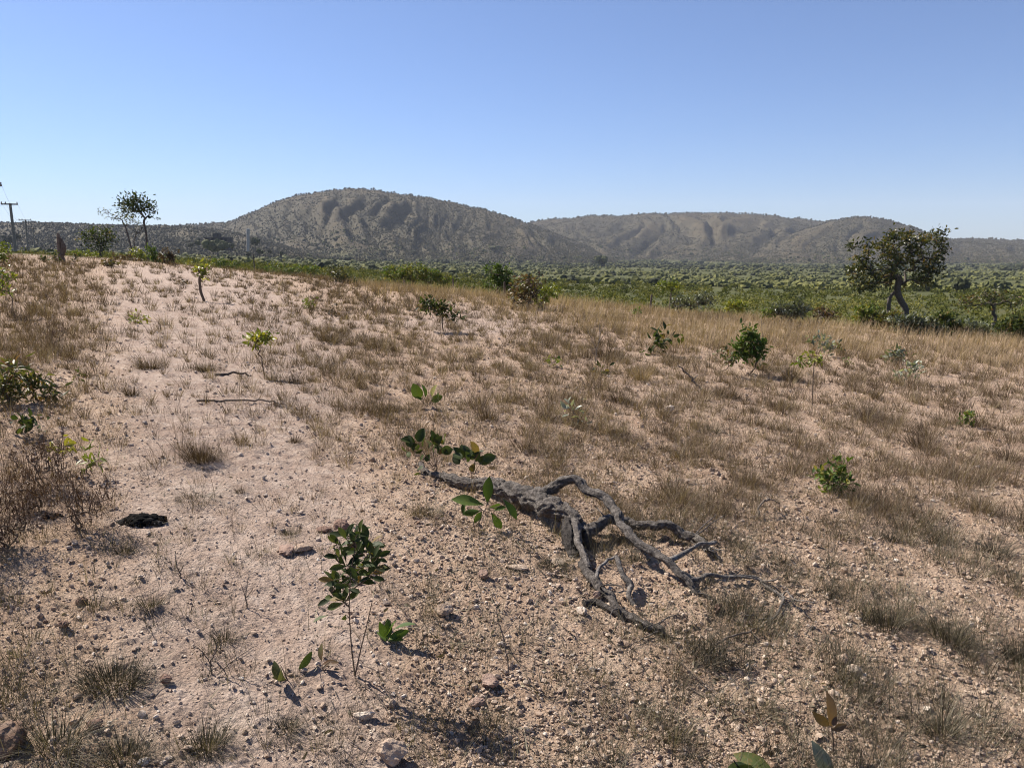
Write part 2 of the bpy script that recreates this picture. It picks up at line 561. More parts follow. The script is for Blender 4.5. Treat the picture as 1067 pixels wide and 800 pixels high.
M['dark_wall'] = plain_mat('dark_wall', [(0.0, (0.02, 0.02, 0.024)), (1.0, (0.045, 0.044, 0.05))], 0.4)
M['pale_wall'] = plain_mat('pale_wall', [(0.0, (0.3, 0.29, 0.28)), (1.0, (0.42, 0.41, 0.4))], 0.4)
M['far_leaf'] = plain_mat('far_leaf', [(0.0, (0.022, 0.028, 0.013)), (0.5, (0.105, 0.112, 0.034)), (1.0, (0.19, 0.182, 0.056))], 0.35, attr_w=1.0)
M['hill_leaf'] = plain_mat('hill_leaf', [(0.0, (0.033, 0.030, 0.015)), (0.55, (0.070, 0.061, 0.030)), (1.0, (0.118, 0.098, 0.05))], 0.08, attr_w=1.0)
M['scrub_leaf'] = leaf_mat('scrub_leaf', [(0.0, (0.055, 0.066, 0.02)), (0.4, (0.12, 0.135, 0.036)), (0.7, (0.185, 0.19, 0.052)), (1.0, (0.29, 0.26, 0.085))], trans=0.25, vary=0.5, rough=0.8, spec=0.05)


# ------------------------------------------------------------------ picture rows of ground points (used to say which patch of land is what)
def proj(x, y, z):
    dz = z - CH
    dep = y * CP - dz * SP
    dep = np.where(np.abs(dep) < 1e-3, 1e-3, dep)
    return 533.5 + F * x / dep, 400 - F * (y * SP + dz * CP) / dep


def bump2(px, py, x0, x1, y0, y1, s=25.0, sy=None):
    sy = sy or s
    return sstep(x0 - s, x0 + s, px) * (1 - sstep(x1 - s, x1 + s, px)) * sstep(y0 - sy, y0 + sy, py) * (1 - sstep(y1 - sy, y1 + sy, py))


def bare_mask(x, y):
    """bare pale crust: the worn track that runs from the foot of the picture up the left side"""
    z = macro(x, y)
    px, py = proj(x, y, z)
    cx = np.interp(py, [270, 300, 340, 400, 460, 520, 600, 700, 820], [180, 200, 240, 230, 245, 250, 240, 260, 300])
    hw = np.interp(py, [270, 300, 340, 400, 460, 520, 600, 700, 820], [60, 95, 140, 130, 120, 140, 150, 150, 150])
    m = 1 - sstep(0.55, 1.25, np.abs(px - cx) / hw + 0.25 * fbm(x / 1.1, y / 1.4, 3))
    m2 = (1 - sstep(0.4, 1.2, np.abs(px - 480) / 120 + np.abs(py - 338) / 22 + 0.3 * fbm(x / 2, y / 3, 2))) * 0.9
    return np.where(y > 0.5, np.maximum(m, m2) * (1 - sstep(35, 45, y)), 0.0)


def gravel_mask(x, y):
    z = macro(x, y)
    px, py = proj(x, y, z)
    a = sstep(300, 470, px) * sstep(380, 520, py)
    return np.where(y > 0.3, np.clip(0.45 + 0.55 * a * (0.7 + 0.5 * fbm(x / 0.9, y / 0.9, 3)), 0.15, 1.2), 0.5)


# ------------------------------------------------------------------ ground sheet
def make_ground():
    rr = [0.25]
    while rr[-1] < 1.3: rr.append(rr[-1] * 1.02)
    while rr[-1] < 9: rr.append(rr[-1] * 1.0032)
    while rr[-1] < 20: rr.append(rr[-1] * 1.006)
    while rr[-1] < 90: rr.append(rr[-1] * 1.011)
    while rr[-1] < 7500: rr.append(rr[-1] * (1.012 if 900 < rr[-1] < 3000 else 1.022))
    r = np.array(rr)
    th = np.radians(np.concatenate([np.arange(-180, -53, 4.0), np.arange(-52, 52.01, 0.125), np.arange(56, 180, 4.0)]))
    Rr, T = np.meshgrid(r, th, indexing='ij')
    x = Rr * np.sin(T); y = Rr * np.cos(T)
    z = height(x, y)
    _, up, gul = hill_z(x, y)
    zb = terrain_base(x, y)
    nr, nc = x.shape
    V = np.stack([x, y, z], -1).reshape(-1, 3)
    f = grid_faces(nr, nc, True)
    g = Geo()
    g.add(V, f)
    # close the middle
    c = np.array([[0, 0, gz(0, 0)]])
    ring = np.arange(nc)
    g.add(np.vstack([V[:nc], c]), np.stack([ring, np.full(nc, nc), (ring + 1) % nc], 1))
    o = g.build('ground', M['ground'])
    me = o.data
    n = len(me.vertices)

    def put(name, a):
        full = np.zeros(n); full[:a.size] = a.ravel()
        at = me.attributes.new(name, 'FLOAT', 'POINT'); at.data.foreach_set('value', full.astype(np.float32))
    put('bare', bare_mask(x, y))
    px, py = proj(x, y, macro(x, y))
    ye = np.interp(np.clip(px, -300, 1350), EDGE_PX, EDGE_Y)
    put('far', np.where(y > 5, sstep(1.0, 1.25, y / ye), 0) * (y > 5))
    put('hill', np.where(z > zb + 1.5, sstep(0.0, 0.25, up), 0.0))
    put('gully', np.where(z > zb + 1.5, np.clip(1.4 * gul + 0.35 * fbm(x / 90.0, y / 120.0, 4), 0, 1), 0))
    put('grav', gravel_mask(x, y))
    tag(o, kind='structure')
    return o


def ground_mat():
    m, nt, b = mat('ground_soil')
    geo = nt.nodes.new('ShaderNodeNewGeometry')
    pos = geo.outputs['Position']
    n1 = noise(nt, 0.7, 6, 0.6, pos); n2 = noise(nt, 9, 6, 0.65, pos); n3 = noise(nt, 55, 5, 0.7, pos)
    soil = ramp(nt, [(0.25, (0.30, 0.20, 0.136)), (0.45, (0.425, 0.305, 0.218)), (0.62, (0.505, 0.378, 0.28)), (0.8, (0.58, 0.457, 0.355))], n2.outputs[0]).outputs[0]
    red = ramp(nt, [(0.3, (0.28, 0.175, 0.115)), (0.7, (0.43, 0.295, 0.205))], n3.outputs[0]).outputs[0]
    soil = mix(nt, soil, red, mapr(nt, n1.outputs[0], 0.45, 0.68, 0.0, 0.45))
    pale = ramp(nt, [(0.25, (0.315, 0.224, 0.172)), (0.5, (0.435, 0.332, 0.266)), (0.75, (0.555, 0.45, 0.375))], n2.outputs[0]).outputs[0]
    dirt = noise(nt, 2.3, 7, 0.68, pos, 0.6)
    pale = mix(nt, pale, (0.33, 0.235, 0.18), mapr(nt, dirt.outputs[0], 0.46, 0.66, 0.0, 0.7))
    soil = mix(nt, soil, (0.25, 0.175, 0.13), mapr(nt, dirt.outputs[0], 0.5, 0.68, 0.0, 0.6))
    c = mix(nt, soil, pale, attr(nt, 'bare'))
    fine = mapr(nt, n3.outputs[0], 0.3, 0.7, 0.70, 1.12)
    comb = nt.nodes.new('ShaderNodeCombineColor')
    for i in range(3): nt.links.new(fine, comb.inputs[i])
    c = mix(nt, c, comb.outputs[0], 1.0, 'MULTIPLY')
    # far plain: grass and low scrub cover
    f1 = noise(nt, 0.045, 7, 0.62, pos); f2 = noise(nt, 0.3, 5, 0.6, pos)
    plain = ramp(nt, [(0.3, (0.058, 0.064, 0.021)), (0.5, (0.084, 0.086, 0.029)), (0.7, (0.12, 0.108, 0.045))], f1.outputs[0]).outputs[0]
    plain = mix(nt, plain, (0.035, 0.042, 0.015), mapr(nt, f2.outputs[0], 0.45, 0.6, 0.0, 0.85))
    c = mix(nt, c, plain, attr(nt, 'far'))
    h1 = noise(nt, 0.011, 8, 0.65, pos); h2 = noise(nt, 0.09, 5, 0.65, pos)
    hill = ramp(nt, [(0.3, (0.042, 0.033, 0.019)), (0.5, (0.068, 0.053, 0.030)), (0.72, (0.098, 0.076, 0.044))], h1.outputs[0]).outputs[0]
    hill = mix(nt, hill, (0.036, 0.035, 0.022), mapr(nt, h2.outputs[0], 0.47, 0.62, 0.0, 0.75))
    hill = mix(nt, hill, (0.045, 0.042, 0.027), math_n(nt, 'MULTIPLY', attr(nt, 'gully'), 0.7))
    c = mix(nt, c, hill, attr(nt, 'hill'))
    nt.links.new(c, b.inputs['Base Color'])
    b.inputs['Roughness'].default_value = 0.95; b.inputs['Specular IOR Level'].default_value = 0.12
    v = nt.nodes.new('ShaderNodeTexVoronoi'); v.inputs['Scale'].default_value = 70; nt.links.new(pos, v.inputs['Vector'])
    hsum = math_n(nt, 'ADD', math_n(nt, 'MULTIPLY', n3.outputs[0], 1.0), math_n(nt, 'MULTIPLY', v.outputs[0], -0.5))
    hsum = math_n(nt, 'ADD', hsum, math_n(nt, 'MULTIPLY', noise(nt, 190, 4, 0.7, pos).outputs[0], 0.5))
    bp = nt.nodes.new('ShaderNodeBump'); bp.inputs['Strength'].default_value = 1.0; bp.inputs['Distance'].default_value = 0.02
    nt.links.new(hsum, bp.inputs['Height']); nt.links.new(bp.outputs[0], b.inputs['Normal'])
    return m


M['ground'] = ground_mat()
make_ground()


# ------------------------------------------------------------------ scatter helpers
def scatter(n, r0, r1, th=40):
    n = int(n * 52 / th); th = 52                  # a little beyond the picture's sides
    a = np.radians(R.uniform(-th, th, n)); r = np.exp(R.uniform(math.log(r0), math.log(r1), n))
    return r * np.sin(a), r * np.cos(a), r


def keep(x, y, r, p):
    k = R.uniform(size=len(x)) < p
    return x[k], y[k], r[k]


# gravel and clods -------------------------------------------------
def make_gravel():
    g = Geo()
    tpl = [rock_template(ICO0, 40 + i, 0.5, (1, R.uniform(0.6, 0.95), R.uniform(0.45, 0.8))) for i in range(14)]
    x, y, r = scatter(210000, 1.5, 26)
    x, y, r = keep(x, y, r, np.clip(gravel_mask(x, y), 0, 1) * (1 - 0.6 * bare_mask(x, y)))
    n = len(x)
    s = np.clip(R.lognormal(math.log(0.0040), 0.6, n), 0.002, 0.018) * (r / 3.2) ** 0.4
    z = height(x, y) + s * 0.4
    tint = np.clip(R.normal(0.62, 0.16, n) - 0.1 * (bare_mask(x, y) < 0.3) + (R.uniform(size=n) < 0.02) * 0.3, 0, 1)
    which = R.integers(0, 14, n)
    Mx = rot_random(n, 0.35)
    for i in range(14):
        k = which == i
        inst(g, tpl[i], Mx[k], np.stack([x, y, z], -1)[k], s[k], tint[k])
    tpl = [rock_template(ICO1, 90 + i, 0.25, (1, R.uniform(0.65, 0.95), R.uniform(0.5, 0.75))) for i in range(8)]
    x, y, r = scatter(800, 1.6, 20)
    x, y, r = keep(x, y, r, np.clip(gravel_mask(x, y), 0, 1) ** 1.5 * (1 - 0.6 * bare_mask(x, y)))
    n = len(x)
    s = np.clip(R.lognormal(math.log(0.010), 0.4, n), 0.006, 0.024) * (r / 3.5) ** 0.3
    z = height(x, y) + s * 0.05
    which = R.integers(0, 8, n); Mx = rot_random(n, 0.3); tint = np.clip(R.normal(0.5, 0.2, n), 0, 1)
    for i in range(8):
        k = which == i
        inst(g, tpl[i], Mx[k], np.stack([x, y, z], -1)[k], s[k], tint[k])
    o = g.build('gravel', M['stone'], smooth=False)
    tag(o, kind='stuff')


make_gravel()


def make_litter():
    g = Geo()
    x, y, r = scatter(13000, 1.6, 16)
    px, py = proj(x, y, macro(x, y))
    dark = bump2(px, py, 690, 860, 640, 760, 50) + 0.8 * bump2(px, py, 430, 760, 470, 660, 40) + 0.35 * bump2(px, py, 480, 1067, 380, 800, 60)
    x, y, r = keep(x, y, r, np.clip(0.12 + dark, 0, 1))
    n = len(x)
    z = height(x, y)
    az = R.uniform(0, 2 * PI, n); L = R.uniform(0.03, 0.16, n) * (r / 4) ** 0.3
    blades(g, np.stack([x, y, z + 0.004], -1), az, R.uniform(1.25, 1.55, n), R.normal(0, 0.25, n), L, R.uniform(0.002, 0.006, n), 3, np.clip(np.where(R.uniform(size=n) < 0.45, R.normal(0.12, 0.1, n), R.normal(0.6, 0.25, n)), 0, 1))
    # standing dead stalks
    x, y, r = scatter(2600, 1.8, 14)
    px, py = proj(x, y, macro(x, y))
    x, y, r = keep(x, y, r, np.clip(0.25 + 0.6 * bump2(px, py, 480, 1067, 380, 800, 60), 0, 1))
    n = len(x)
    blades(g, np.stack([x, y, height(x, y) - 0.004], -1), R.uniform(0, 2 * PI, n), np.abs(R.normal(0.35, 0.35, n)), R.normal(0.1, 0.5, n), R.uniform(0.05, 0.24, n), R.uniform(0.0014, 0.003, n), 4, np.clip(R.normal(0.3, 0.3, n), 0, 1))
    # fallen dry leaves
    x, y, r = scatter(6000, 1.7, 14)
    px, py = proj(x, y, macro(x, y))
    dark = bump2(px, py, 690, 860, 640, 760, 50) + 0.8 * bump2(px, py, 430, 760, 470, 660, 40)
    x, y, r = keep(x, y, r, np.clip(0.08 + 0.8 * dark, 0, 1))
    n = len(x)
    pos = np.stack([x, y, height(x, y) + 0.006], -1)
    d = np.stack([R.normal(size=n), R.normal(size=n), R.uniform(-0.1, 0.35, n)], -1)
    leaves(g, pos, d, R.uniform(0.012, 0.034, n), np.clip(R.normal(0.5, 0.25, n), 0, 1), 'oval', 0.5, 0.5, 0.6)
    tag(g.build('leaf_litter', M['grey_blade']), kind='stuff')


make_litter()


# ------------------------------------------------------------------ grass
def tuft_arrays(cx, cy, h, n, spread, open_=0.5, base_r=None, seed=None):
    """blade parameters of one or many tufts (arrays cx, cy, h, spread, n blades each)"""
    k = len(cx)
    N = k * n
    a = R.uniform(0, 2 * PI, N); q = np.sqrt(R.uniform(0, 1, N))
    rep = lambda v: np.repeat(np.broadcast_to(v, (k,)), n)
    br = rep(base_r if base_r is not None else spread * 0.45)
    x = rep(cx) + br * q * np.cos(a); y = rep(cy) + br * q * np.sin(a)
    az = a + R.normal(0, 0.5, N)
    lean = q * open_ + np.abs(R.normal(0, 0.18, N))
    droop = np.abs(R.normal(0.25, 0.3, N))
    L = rep(h) * R.uniform(0.3, 1.15, N)
    return x, y, az, lean, droop, L


def make_field_grass():
    # small dry tufts over the whole open field
    g = Geo()
    x, y, r = scatter(36000, 1.9, 46, 42)
    px, py = proj(x, y, macro(x, y))
    clump = 0.24 + 0.76 * sstep(-0.05, 0.4, fbm(x / 0.5 + 7, y / 0.6 + 2, 3) + 0.08)
    d = 0.17 + 1.0 * bump2(px, py, 540, 1300, 300, 560, 60, 30) + 0.8 * bump2(px, py, 280, 640, 290, 470, 60, 25) + 0.4 * bump2(px, py, 620, 1200, 540, 820, 70) \
        + 0.9 * bump2(px, py, -300, 95, 255, 385, 25, 12) + 0.35 * bump2(px, py, -200, 110, 380, 520, 30) + 0.5 * bump2(px, py, 110, 440, 275, 400, 50, 20) + 0.2 * bump2(px, py, 110, 440, 400, 470, 50, 20) + 0.2 * bump2(px, py, -100, 110, 520, 820, 40)
    d = d * 0.82 * (1 - 0.75 * bump2(px, py, 570, 720, 590, 670, 15))
    d = d * clump * (1 - 0.6 * bare_mask(x, y) * sstep(9, 5, r) - 0.35 * bare_mask(x, y) * sstep(5, 9, r))
    x, y, r = keep(x, y, r, np.clip(d, 0, 1))
    k = len(x)
    hh = R.uniform(0.06, 0.24, k) * (r / 6) ** 0.25
    n = 32
    bx, by, az, lean, droop, L = tuft_arrays(x, y, hh, n, hh * R.uniform(0.45, 1.0, k), 0.5)
    bz = height(bx, by)
    rr = np.repeat(r, n)
    W = np.maximum(0.0014, 0.00034 * rr) * R.uniform(0.7, 1.3, len(bx))
    px, py = proj(bx, by, bz)
    tuft_t = np.repeat(np.clip(R.normal(0.42, 0.22, k), 0, 1), n)
    tint = np.clip(tuft_t + R.normal(0, 0.2, len(bx)) + 0.35 * (R.uniform(size=len(bx)) < 0.12) - 0.10 * sstep(560, 300, px), 0, 1)
    isg = sstep(500, 600, py) + R.normal(0, 0.25, len(bx)) > 0.55
    root = np.stack([bx, by, bz - 0.004], -1)
    for sel, nm, mt in ((~isg, 'dry_grass', 'dry_blade'), (isg, 'grey_grass', 'grey_blade')):
        g = Geo()
        blades(g, root[sel], az[sel], lean[sel], droop[sel], L[sel], W[sel], 3, tint[sel])
        tag(g.build(nm, M[mt]), kind='stuff')


def make_straw():
    # tall straw coloured grass along the brow of the slope, brown grass at the left
    g = Geo()
    x, y, r = scatter(420000, 9, 60, 42)
    z = macro(x, y)
    px, py = proj(x, y, z)
    ye = np.interp(np.clip(px, -300, 1350), EDGE_PX, EDGE_Y)
    band0 = np.interp(px, [300, 420, 533, 700, 850, 1000, 1350], [0.80, 0.72, 0.66, 0.52, 0.50, 0.48, 0.48])
    dens = sstep(0, 0.35, (y / ye - band0 + 0.14 * fbm(x / 3.0, y / 3.0, 3)) / 0.4) * sstep(330, 430, px) * (1 - sstep(1.0, 1.35, y / ye))
    dens = dens * (0.35 + 0.65 * sstep(-0.4, 0.25, fbm(x / 2.2 + 3, y / 2.2, 3)))
    dens = dens * (1 - 0.85 * np.exp(-((px - 930) / 90) ** 2 - ((py - 383) / 7) ** 2)) * (1 - bare_mask(x, y))
    k = R.uniform(size=len(x)) < dens * 0.5
    x, y, r = x[k], y[k], r[k]
    n = len(x)
    patch = fbm(x / 4.0 + 11, y / 4.0, 3)
    L = R.uniform(0.22, 0.52, n) * (0.85 + 0.3 * patch) * np.where(R.uniform(size=n) < 0.2, 1.25, 1.0)
    blades(g, np.stack([x, y, height(x, y) - 0.01], -1), R.normal(0.4, 1.0, n), np.abs(R.normal(0.15, 0.25, n)), R.normal(0.4, 0.45, n), L,
           np.maximum(0.003, 0.00028 * r) * R.uniform(0.7, 1.4, n), 3, np.clip(0.42 + 0.28 * patch + R.normal(0, 0.17, n), 0, 1))
    tag(g.build('straw_grass', M['straw_blade']), kind='stuff')
    g = Geo()
    x, y, r = scatter(300000, 6, 55, 42)
    px, py = proj(x, y, macro(x, y))
    edge = np.interp(py, [262, 280, 300, 330, 360, 390, 420], [130, 95, 100, 105, 92, 40, -60])
    dens = 1 - sstep(-18, 14, px - edge + 26 * fbm(x / 1.4, y / 1.8, 3))
    ye = np.interp(np.clip(px, -300, 1350), EDGE_PX, EDGE_Y)
    dens = np.maximum(dens * sstep(262, 268, py), sstep(0.78, 0.95, y / ye) * bump2(px, py, 60, 470, 262, 310, 30, 10) * (0.5 + 0.5 * sstep(-0.2, 0.3, fbm(x / 2.5, y / 3, 2)))) * (1 - sstep(1.0, 1.3, y / ye))
    k = R.uniform(size=len(x)) < dens * 0.62
    x, y, r = x[k], y[k], r[k]
    n = len(x)
    patch = fbm(x / 2.5 + 1, y / 3.0, 3)
    L = R.uniform(0.10, 0.34, n) * (0.9 + 0.4 * patch)
    blades(g, np.stack([x, y, height(x, y) - 0.01], -1), R.uniform(0, 2 * PI, n), np.abs(R.normal(0.2, 0.4, n)), R.normal(0.35, 0.5, n), L,
           np.maximum(0.0025, 0.00026 * r) * R.uniform(0.6, 1.4, n), 3, np.clip(0.33 + 0.3 * patch + R.normal(0, 0.2, n), 0, 1))
    tag(g.build('brown_grass', M['dry_blade']), kind='stuff')


make_field_grass()
make_straw()


# tufts one can tell apart -----------------------------------------
def tuft(px, py, w, h, label, n=170, mt='grey_blade', tint=0.5, open_=0.95, droop=0.35, dark=0.35, group='dry grass tufts on the open soil'):
    """px, py foot of the tuft in the photo; w, h its size there"""
    p = P(px, py)
    k = np.linalg.norm(p - np.array([0, 0, CH])) / F
    h *= k * 1.05; w *= k
    g = Geo()
    N = n = int(n * 2.0); open_ *= 1.3
    a = R.uniform(0, 2 * PI, N); q = np.sqrt(R.uniform(0, 1, N))
    br = w * 0.17
    x = p[0] + br * q * np.cos(a); y = p[1] + br * q * np.sin(a)
    lean = q * open_ + np.abs(R.normal(0, 0.15, N)); dr = R.normal(droop, 0.5, N)
    L = np.where(q > 0.5, max(w * 0.55, h * 0.8), h * 0.9) * R.uniform(0.3, 1.2, N)
    W = np.maximum(R.uniform(0.0006, 0.0014, N), 0.00026 * np.linalg.norm(p[:2]))
    blades(g, np.stack([x, y, height(x, y) - 0.006], -1), a + R.normal(0, 0.7, N), lean, dr, L, W, 5, np.clip(R.normal(tint, 0.18, N), 0, 1))
    m = int(n * dark)
    if m:                                             # short dead stubble in the heart of the tuft
        a = R.uniform(0, 2 * PI, m); q = np.sqrt(R.uniform(0, 1, m))
        x = p[0] + br * 1.2 * q * np.cos(a); y = p[1] + br * 1.2 * q * np.sin(a)
        blades(g, np.stack([x, y, height(x, y) - 0.004], -1), a, R.uniform(0.1, 0.9, m), R.uniform(0, 0.6, m), h * R.uniform(0.2, 0.5, m), np.resize(W, m) * 2.2, 3, np.clip(R.normal(0.08, 0.08, m), 0, 1))
    o = g.build('grass_tuft', M[mt], origin=p)
    return tag(o, label, 'grass tuft', group)


TUFTS = [
    (120, 720, 124, 50, 'widest spiky grass tuft with a blackened heart, on bare soil near the lower left corner', 210, 'grey_blade', .5, 1.15, .4, 1.2),
    (58, 790, 90, 75, 'tall stiff pale grass tuft cut by the lower left bottom edge', 150, 'grey_blade', .7),
    (130, 797, 95, 50, 'spreading tangled grass tuft just in front of the widest blackened one', 220, 'grey_blade', .45),
    (216, 782, 75, 52, 'dense upright grass tuft in front of the forked dead twig', 210, 'grey_blade', .5),
    (157, 640, 52, 34, 'small spiky star shaped grass tuft alone on pale crust', 120, 'grey_blade', .45),
    (131, 580, 40, 26, 'small dark rounded grass tuft just below the black charred lump', 110, 'grey_blade', .25),
    (208, 480, 66, 44, 'large dark dry tuft alone on the pale track above the charred lump', 260, 'dry_blade', .2),
    (205, 522, 90, 14, 'flattened wispy grass tuft combed sideways beside the charred lump', 120, 'grey_blade', .45),
    (300, 762, 46, 26, 'short ragged tuft in the shadow of the low folded-leaf sprouts', 110, 'grey_blade', .45),
    (235, 670, 40, 36, 'thin tuft with a dark core beside the forked dead twig', 80, 'grey_blade', .3),
    (100, 640, 34, 40, 'sparse upright wisp of grass left of the star shaped tuft', 40, 'grey_blade', .5),
    (300, 556, 40, 16, 'low matted tuft left of the reddish rock', 90, 'grey_blade', .4),
    (445, 540, 70, 22, 'low greyish tuft left of the fallen branch shadow', 110, 'grey_blade', .6),
    (408, 428, 44, 22, 'brown brush-like tuft left of the four-leaf green sprout', 160, 'dry_blade', .2),
    (508, 440, 60, 32, 'broad reddish brown tuft right of the four-leaf green sprout', 180, 'dry_blade', .3),
    (545, 470, 50, 40, 'upright brown tuft between the sprout and the silver-leaf seedling', 120, 'dry_blade', .4),
    (572, 440, 40, 32, 'reddish brown tuft left of the silver-leaf seedling', 130, 'dry_blade', .25),
    (645, 418, 50, 26, 'dense brown tuft above and right of the silver-leaf seedling', 150, 'dry_blade', .3),
    (702, 514, 60, 36, 'stiff upright straw-brown tuft behind the tip of the fallen branch', 150, 'dry_blade', .5),
    (692, 470, 36, 26, 'small stubby brown tuft behind the stiff upright one', 100, 'dry_blade', .35),
    (782, 505, 36, 26, 'round brown tuft alone right of the stiff upright one', 120, 'dry_blade', .35),
    (742, 450, 44, 28, 'yellowish tinged tuft of thin stalks in mid slope', 110, 'grey_blade', .55),
    (668, 398, 46, 40, 'tall golden tuft left of the bent dead stick', 150, 'straw_blade', .4),
    (825, 398, 40, 36, 'tall golden tuft left of the thin yellow sapling', 150, 'straw_blade', .45),
    (630, 372, 60, 46, 'fine twiggy brown tuft on the brow left of the two-leaf plant', 120, 'dry_blade', .3),
    (575, 598, 60, 28, 'green-grey tuft in the shadow under the fallen trunk', 140, 'grey_blade', .4),
    (662, 590, 40, 28, 'small tuft framed by the arching dead branch', 90, 'grey_blade', .5),
    (770, 640, 56, 38, 'grey tuft just right of the dead branch tip', 140, 'grey_blade', .45),
    (705, 705, 44, 58, 'sparse tuft of tall brown stalks below the dead branch end', 60, 'dry_blade', .4),
    (640, 800, 60, 50, 'stiff straw stalks at the middle of the bottom edge', 60, 'grey_blade', .75),
    (925, 662, 80, 50, 'sprawling dark-cored grey tuft on the lower right slope', 240, 'grey_blade', .35),
    (992, 675, 80, 54, 'broad pale wiry tuft right of the dark-cored one', 240, 'grey_blade', .55),
    (862, 625, 46, 40, 'small thin tuft left of the sprawling dark-cored one', 90, 'grey_blade', .4),
    (980, 775, 60, 60, 'pale bleached upright tuft near the lower right corner', 150, 'grey_blade', .75),
    (1062, 690, 50, 46, 'dark tuft cut by the right edge low down', 160, 'grey_blade', .2),
    (1035, 575, 70, 30, 'dark matted tuft by the right edge above the broad pale wiry one', 180, 'grey_blade', .2),
    (930, 560, 40, 24, 'small dark tuft below the green seedling of the right slope', 120, 'grey_blade', .25),
    (1050, 480, 50, 30, 'brown tuft touching the right edge at mid height', 140, 'dry_blade', .3),
    (960, 465, 60, 36, 'wide brown tuft on the right slope above the green seedling', 150, 'dry_blade', .35),
    (905, 440, 50, 32, 'dark brown tuft right of the thin yellow sapling', 150, 'dry_blade', .25),
    (760, 415, 50, 26, 'reddish brown mat of grass below the dense round shrub', 150, 'dry_blade', .3),
    (137, 412, 26, 26, 'narrow brown tuft on the pale track at far left', 90, 'dry_blade', .2),
    (307, 462, 30, 20, 'dark twiggy tuft on the track left of the round-leaf sapling', 80, 'dry_blade', .15),
    (250, 512, 22, 20, 'tiny dark tuft right of the flattened wispy one', 50, 'dry_blade', .15),
    (215, 388, 40, 20, 'low brown tuft left of the small yellow sapling', 110, 'dry_blade', .3),
    (345, 358, 60, 18, 'long low brown mat of grass right of the small yellow sapling', 150, 'dry_blade', .3),
    (155, 385, 50, 34, 'thin reddish tuft between the tall brown grass and the track', 120, 'dry_blade', .3),
]
for t in TUFTS:
    tuft(*t)


# ------------------------------------------------------------------ plants
def plant_skeleton(base, tips, trunk=None, jit=0.08, lift=0.25):
    """branches that join every tip to the base; returns a list of (points, radii)"""
    base = np.asarray(base, float)
    nodes = [base]; par = [-1]
    if trunk is not None:
        for p in trunk:
            nodes.append(np.asarray(p, float)); par.append(len(nodes) - 2)
    start = len(nodes) - 1
    tips = np.asarray(tips, float)
    size = np.linalg.norm(tips - base, axis=1).max()
    order = np.argsort(np.linalg.norm(tips - nodes[start], axis=1))
    leafs = []
    for i in order:
        t = tips[i]
        A = np.array(nodes)
        dist = np.linalg.norm(A - t, axis=1) + 0.35 * np.maximum(0, A[:, 2] - t[2])
        if trunk is not None and start > 0:
            dist[:start] += size * 0.12
        j = int(np.argmin(dist))
        p0 = A[j]
        L = np.linalg.norm(t - p0)
        m = max(2, int(L / (size * 0.12)) + 1)
        prev = j
        for q in range(1, m + 1):
            s = q / m
            pt = p0 + (t - p0) * s
            if q < m:
                pt = pt + R.normal(size=3) * jit * L + np.array([0, 0, -lift * L * s * (1 - s)])
            nodes.append(pt); par.append(prev); prev = len(nodes) - 1
        leafs.append(prev)
    n = len(nodes)
    cnt = np.zeros(n)
    for l in leafs:
        k = l
        while k >= 0:
            cnt[k] += 1; k = par[k]
    return np.array(nodes), par, cnt, leafs


def draw_skeleton(g, nodes, par, cnt, leafs, r_tip, r_base, power=0.5, sides=6, tint=0.5, bark=0.0):
    cm = cnt[0]
    rad = r_tip + (r_base - r_tip) * ((cnt - 1) / max(cm - 1, 1)) ** power
    done = np.zeros(len(nodes), bool)
    for l in sorted(leafs, key=lambda k: -cnt[par[k]] if par[k] >= 0 else 0):
        ch = [l]; k = l
        while par[k] >= 0 and not done[k]:
            done[k] = True
            k = par[k]; ch.append(k)
        if len(ch) < 2:
            continue
        ch = ch[::-1]
        rr = rad[ch].copy()
        if len(ch) > 1 and ch[0] != 0: rr[0] = min(rr[0], rr[1] * 1.25)
        pts, ra = catmull(nodes[ch], rr, 3)
        tube(g, pts, ra, sides, tint, bark, seed=float(l))


def crown_points(n, c, rx, ry, rz, shell=0.3):
    u = unit(R.normal(size=(n, 3)))
    q = (shell + (1 - shell) * R.uniform(0, 1, n)) ** 0.6
    return np.asarray(c) + u * q[:, None] * np.array([rx, ry, rz])


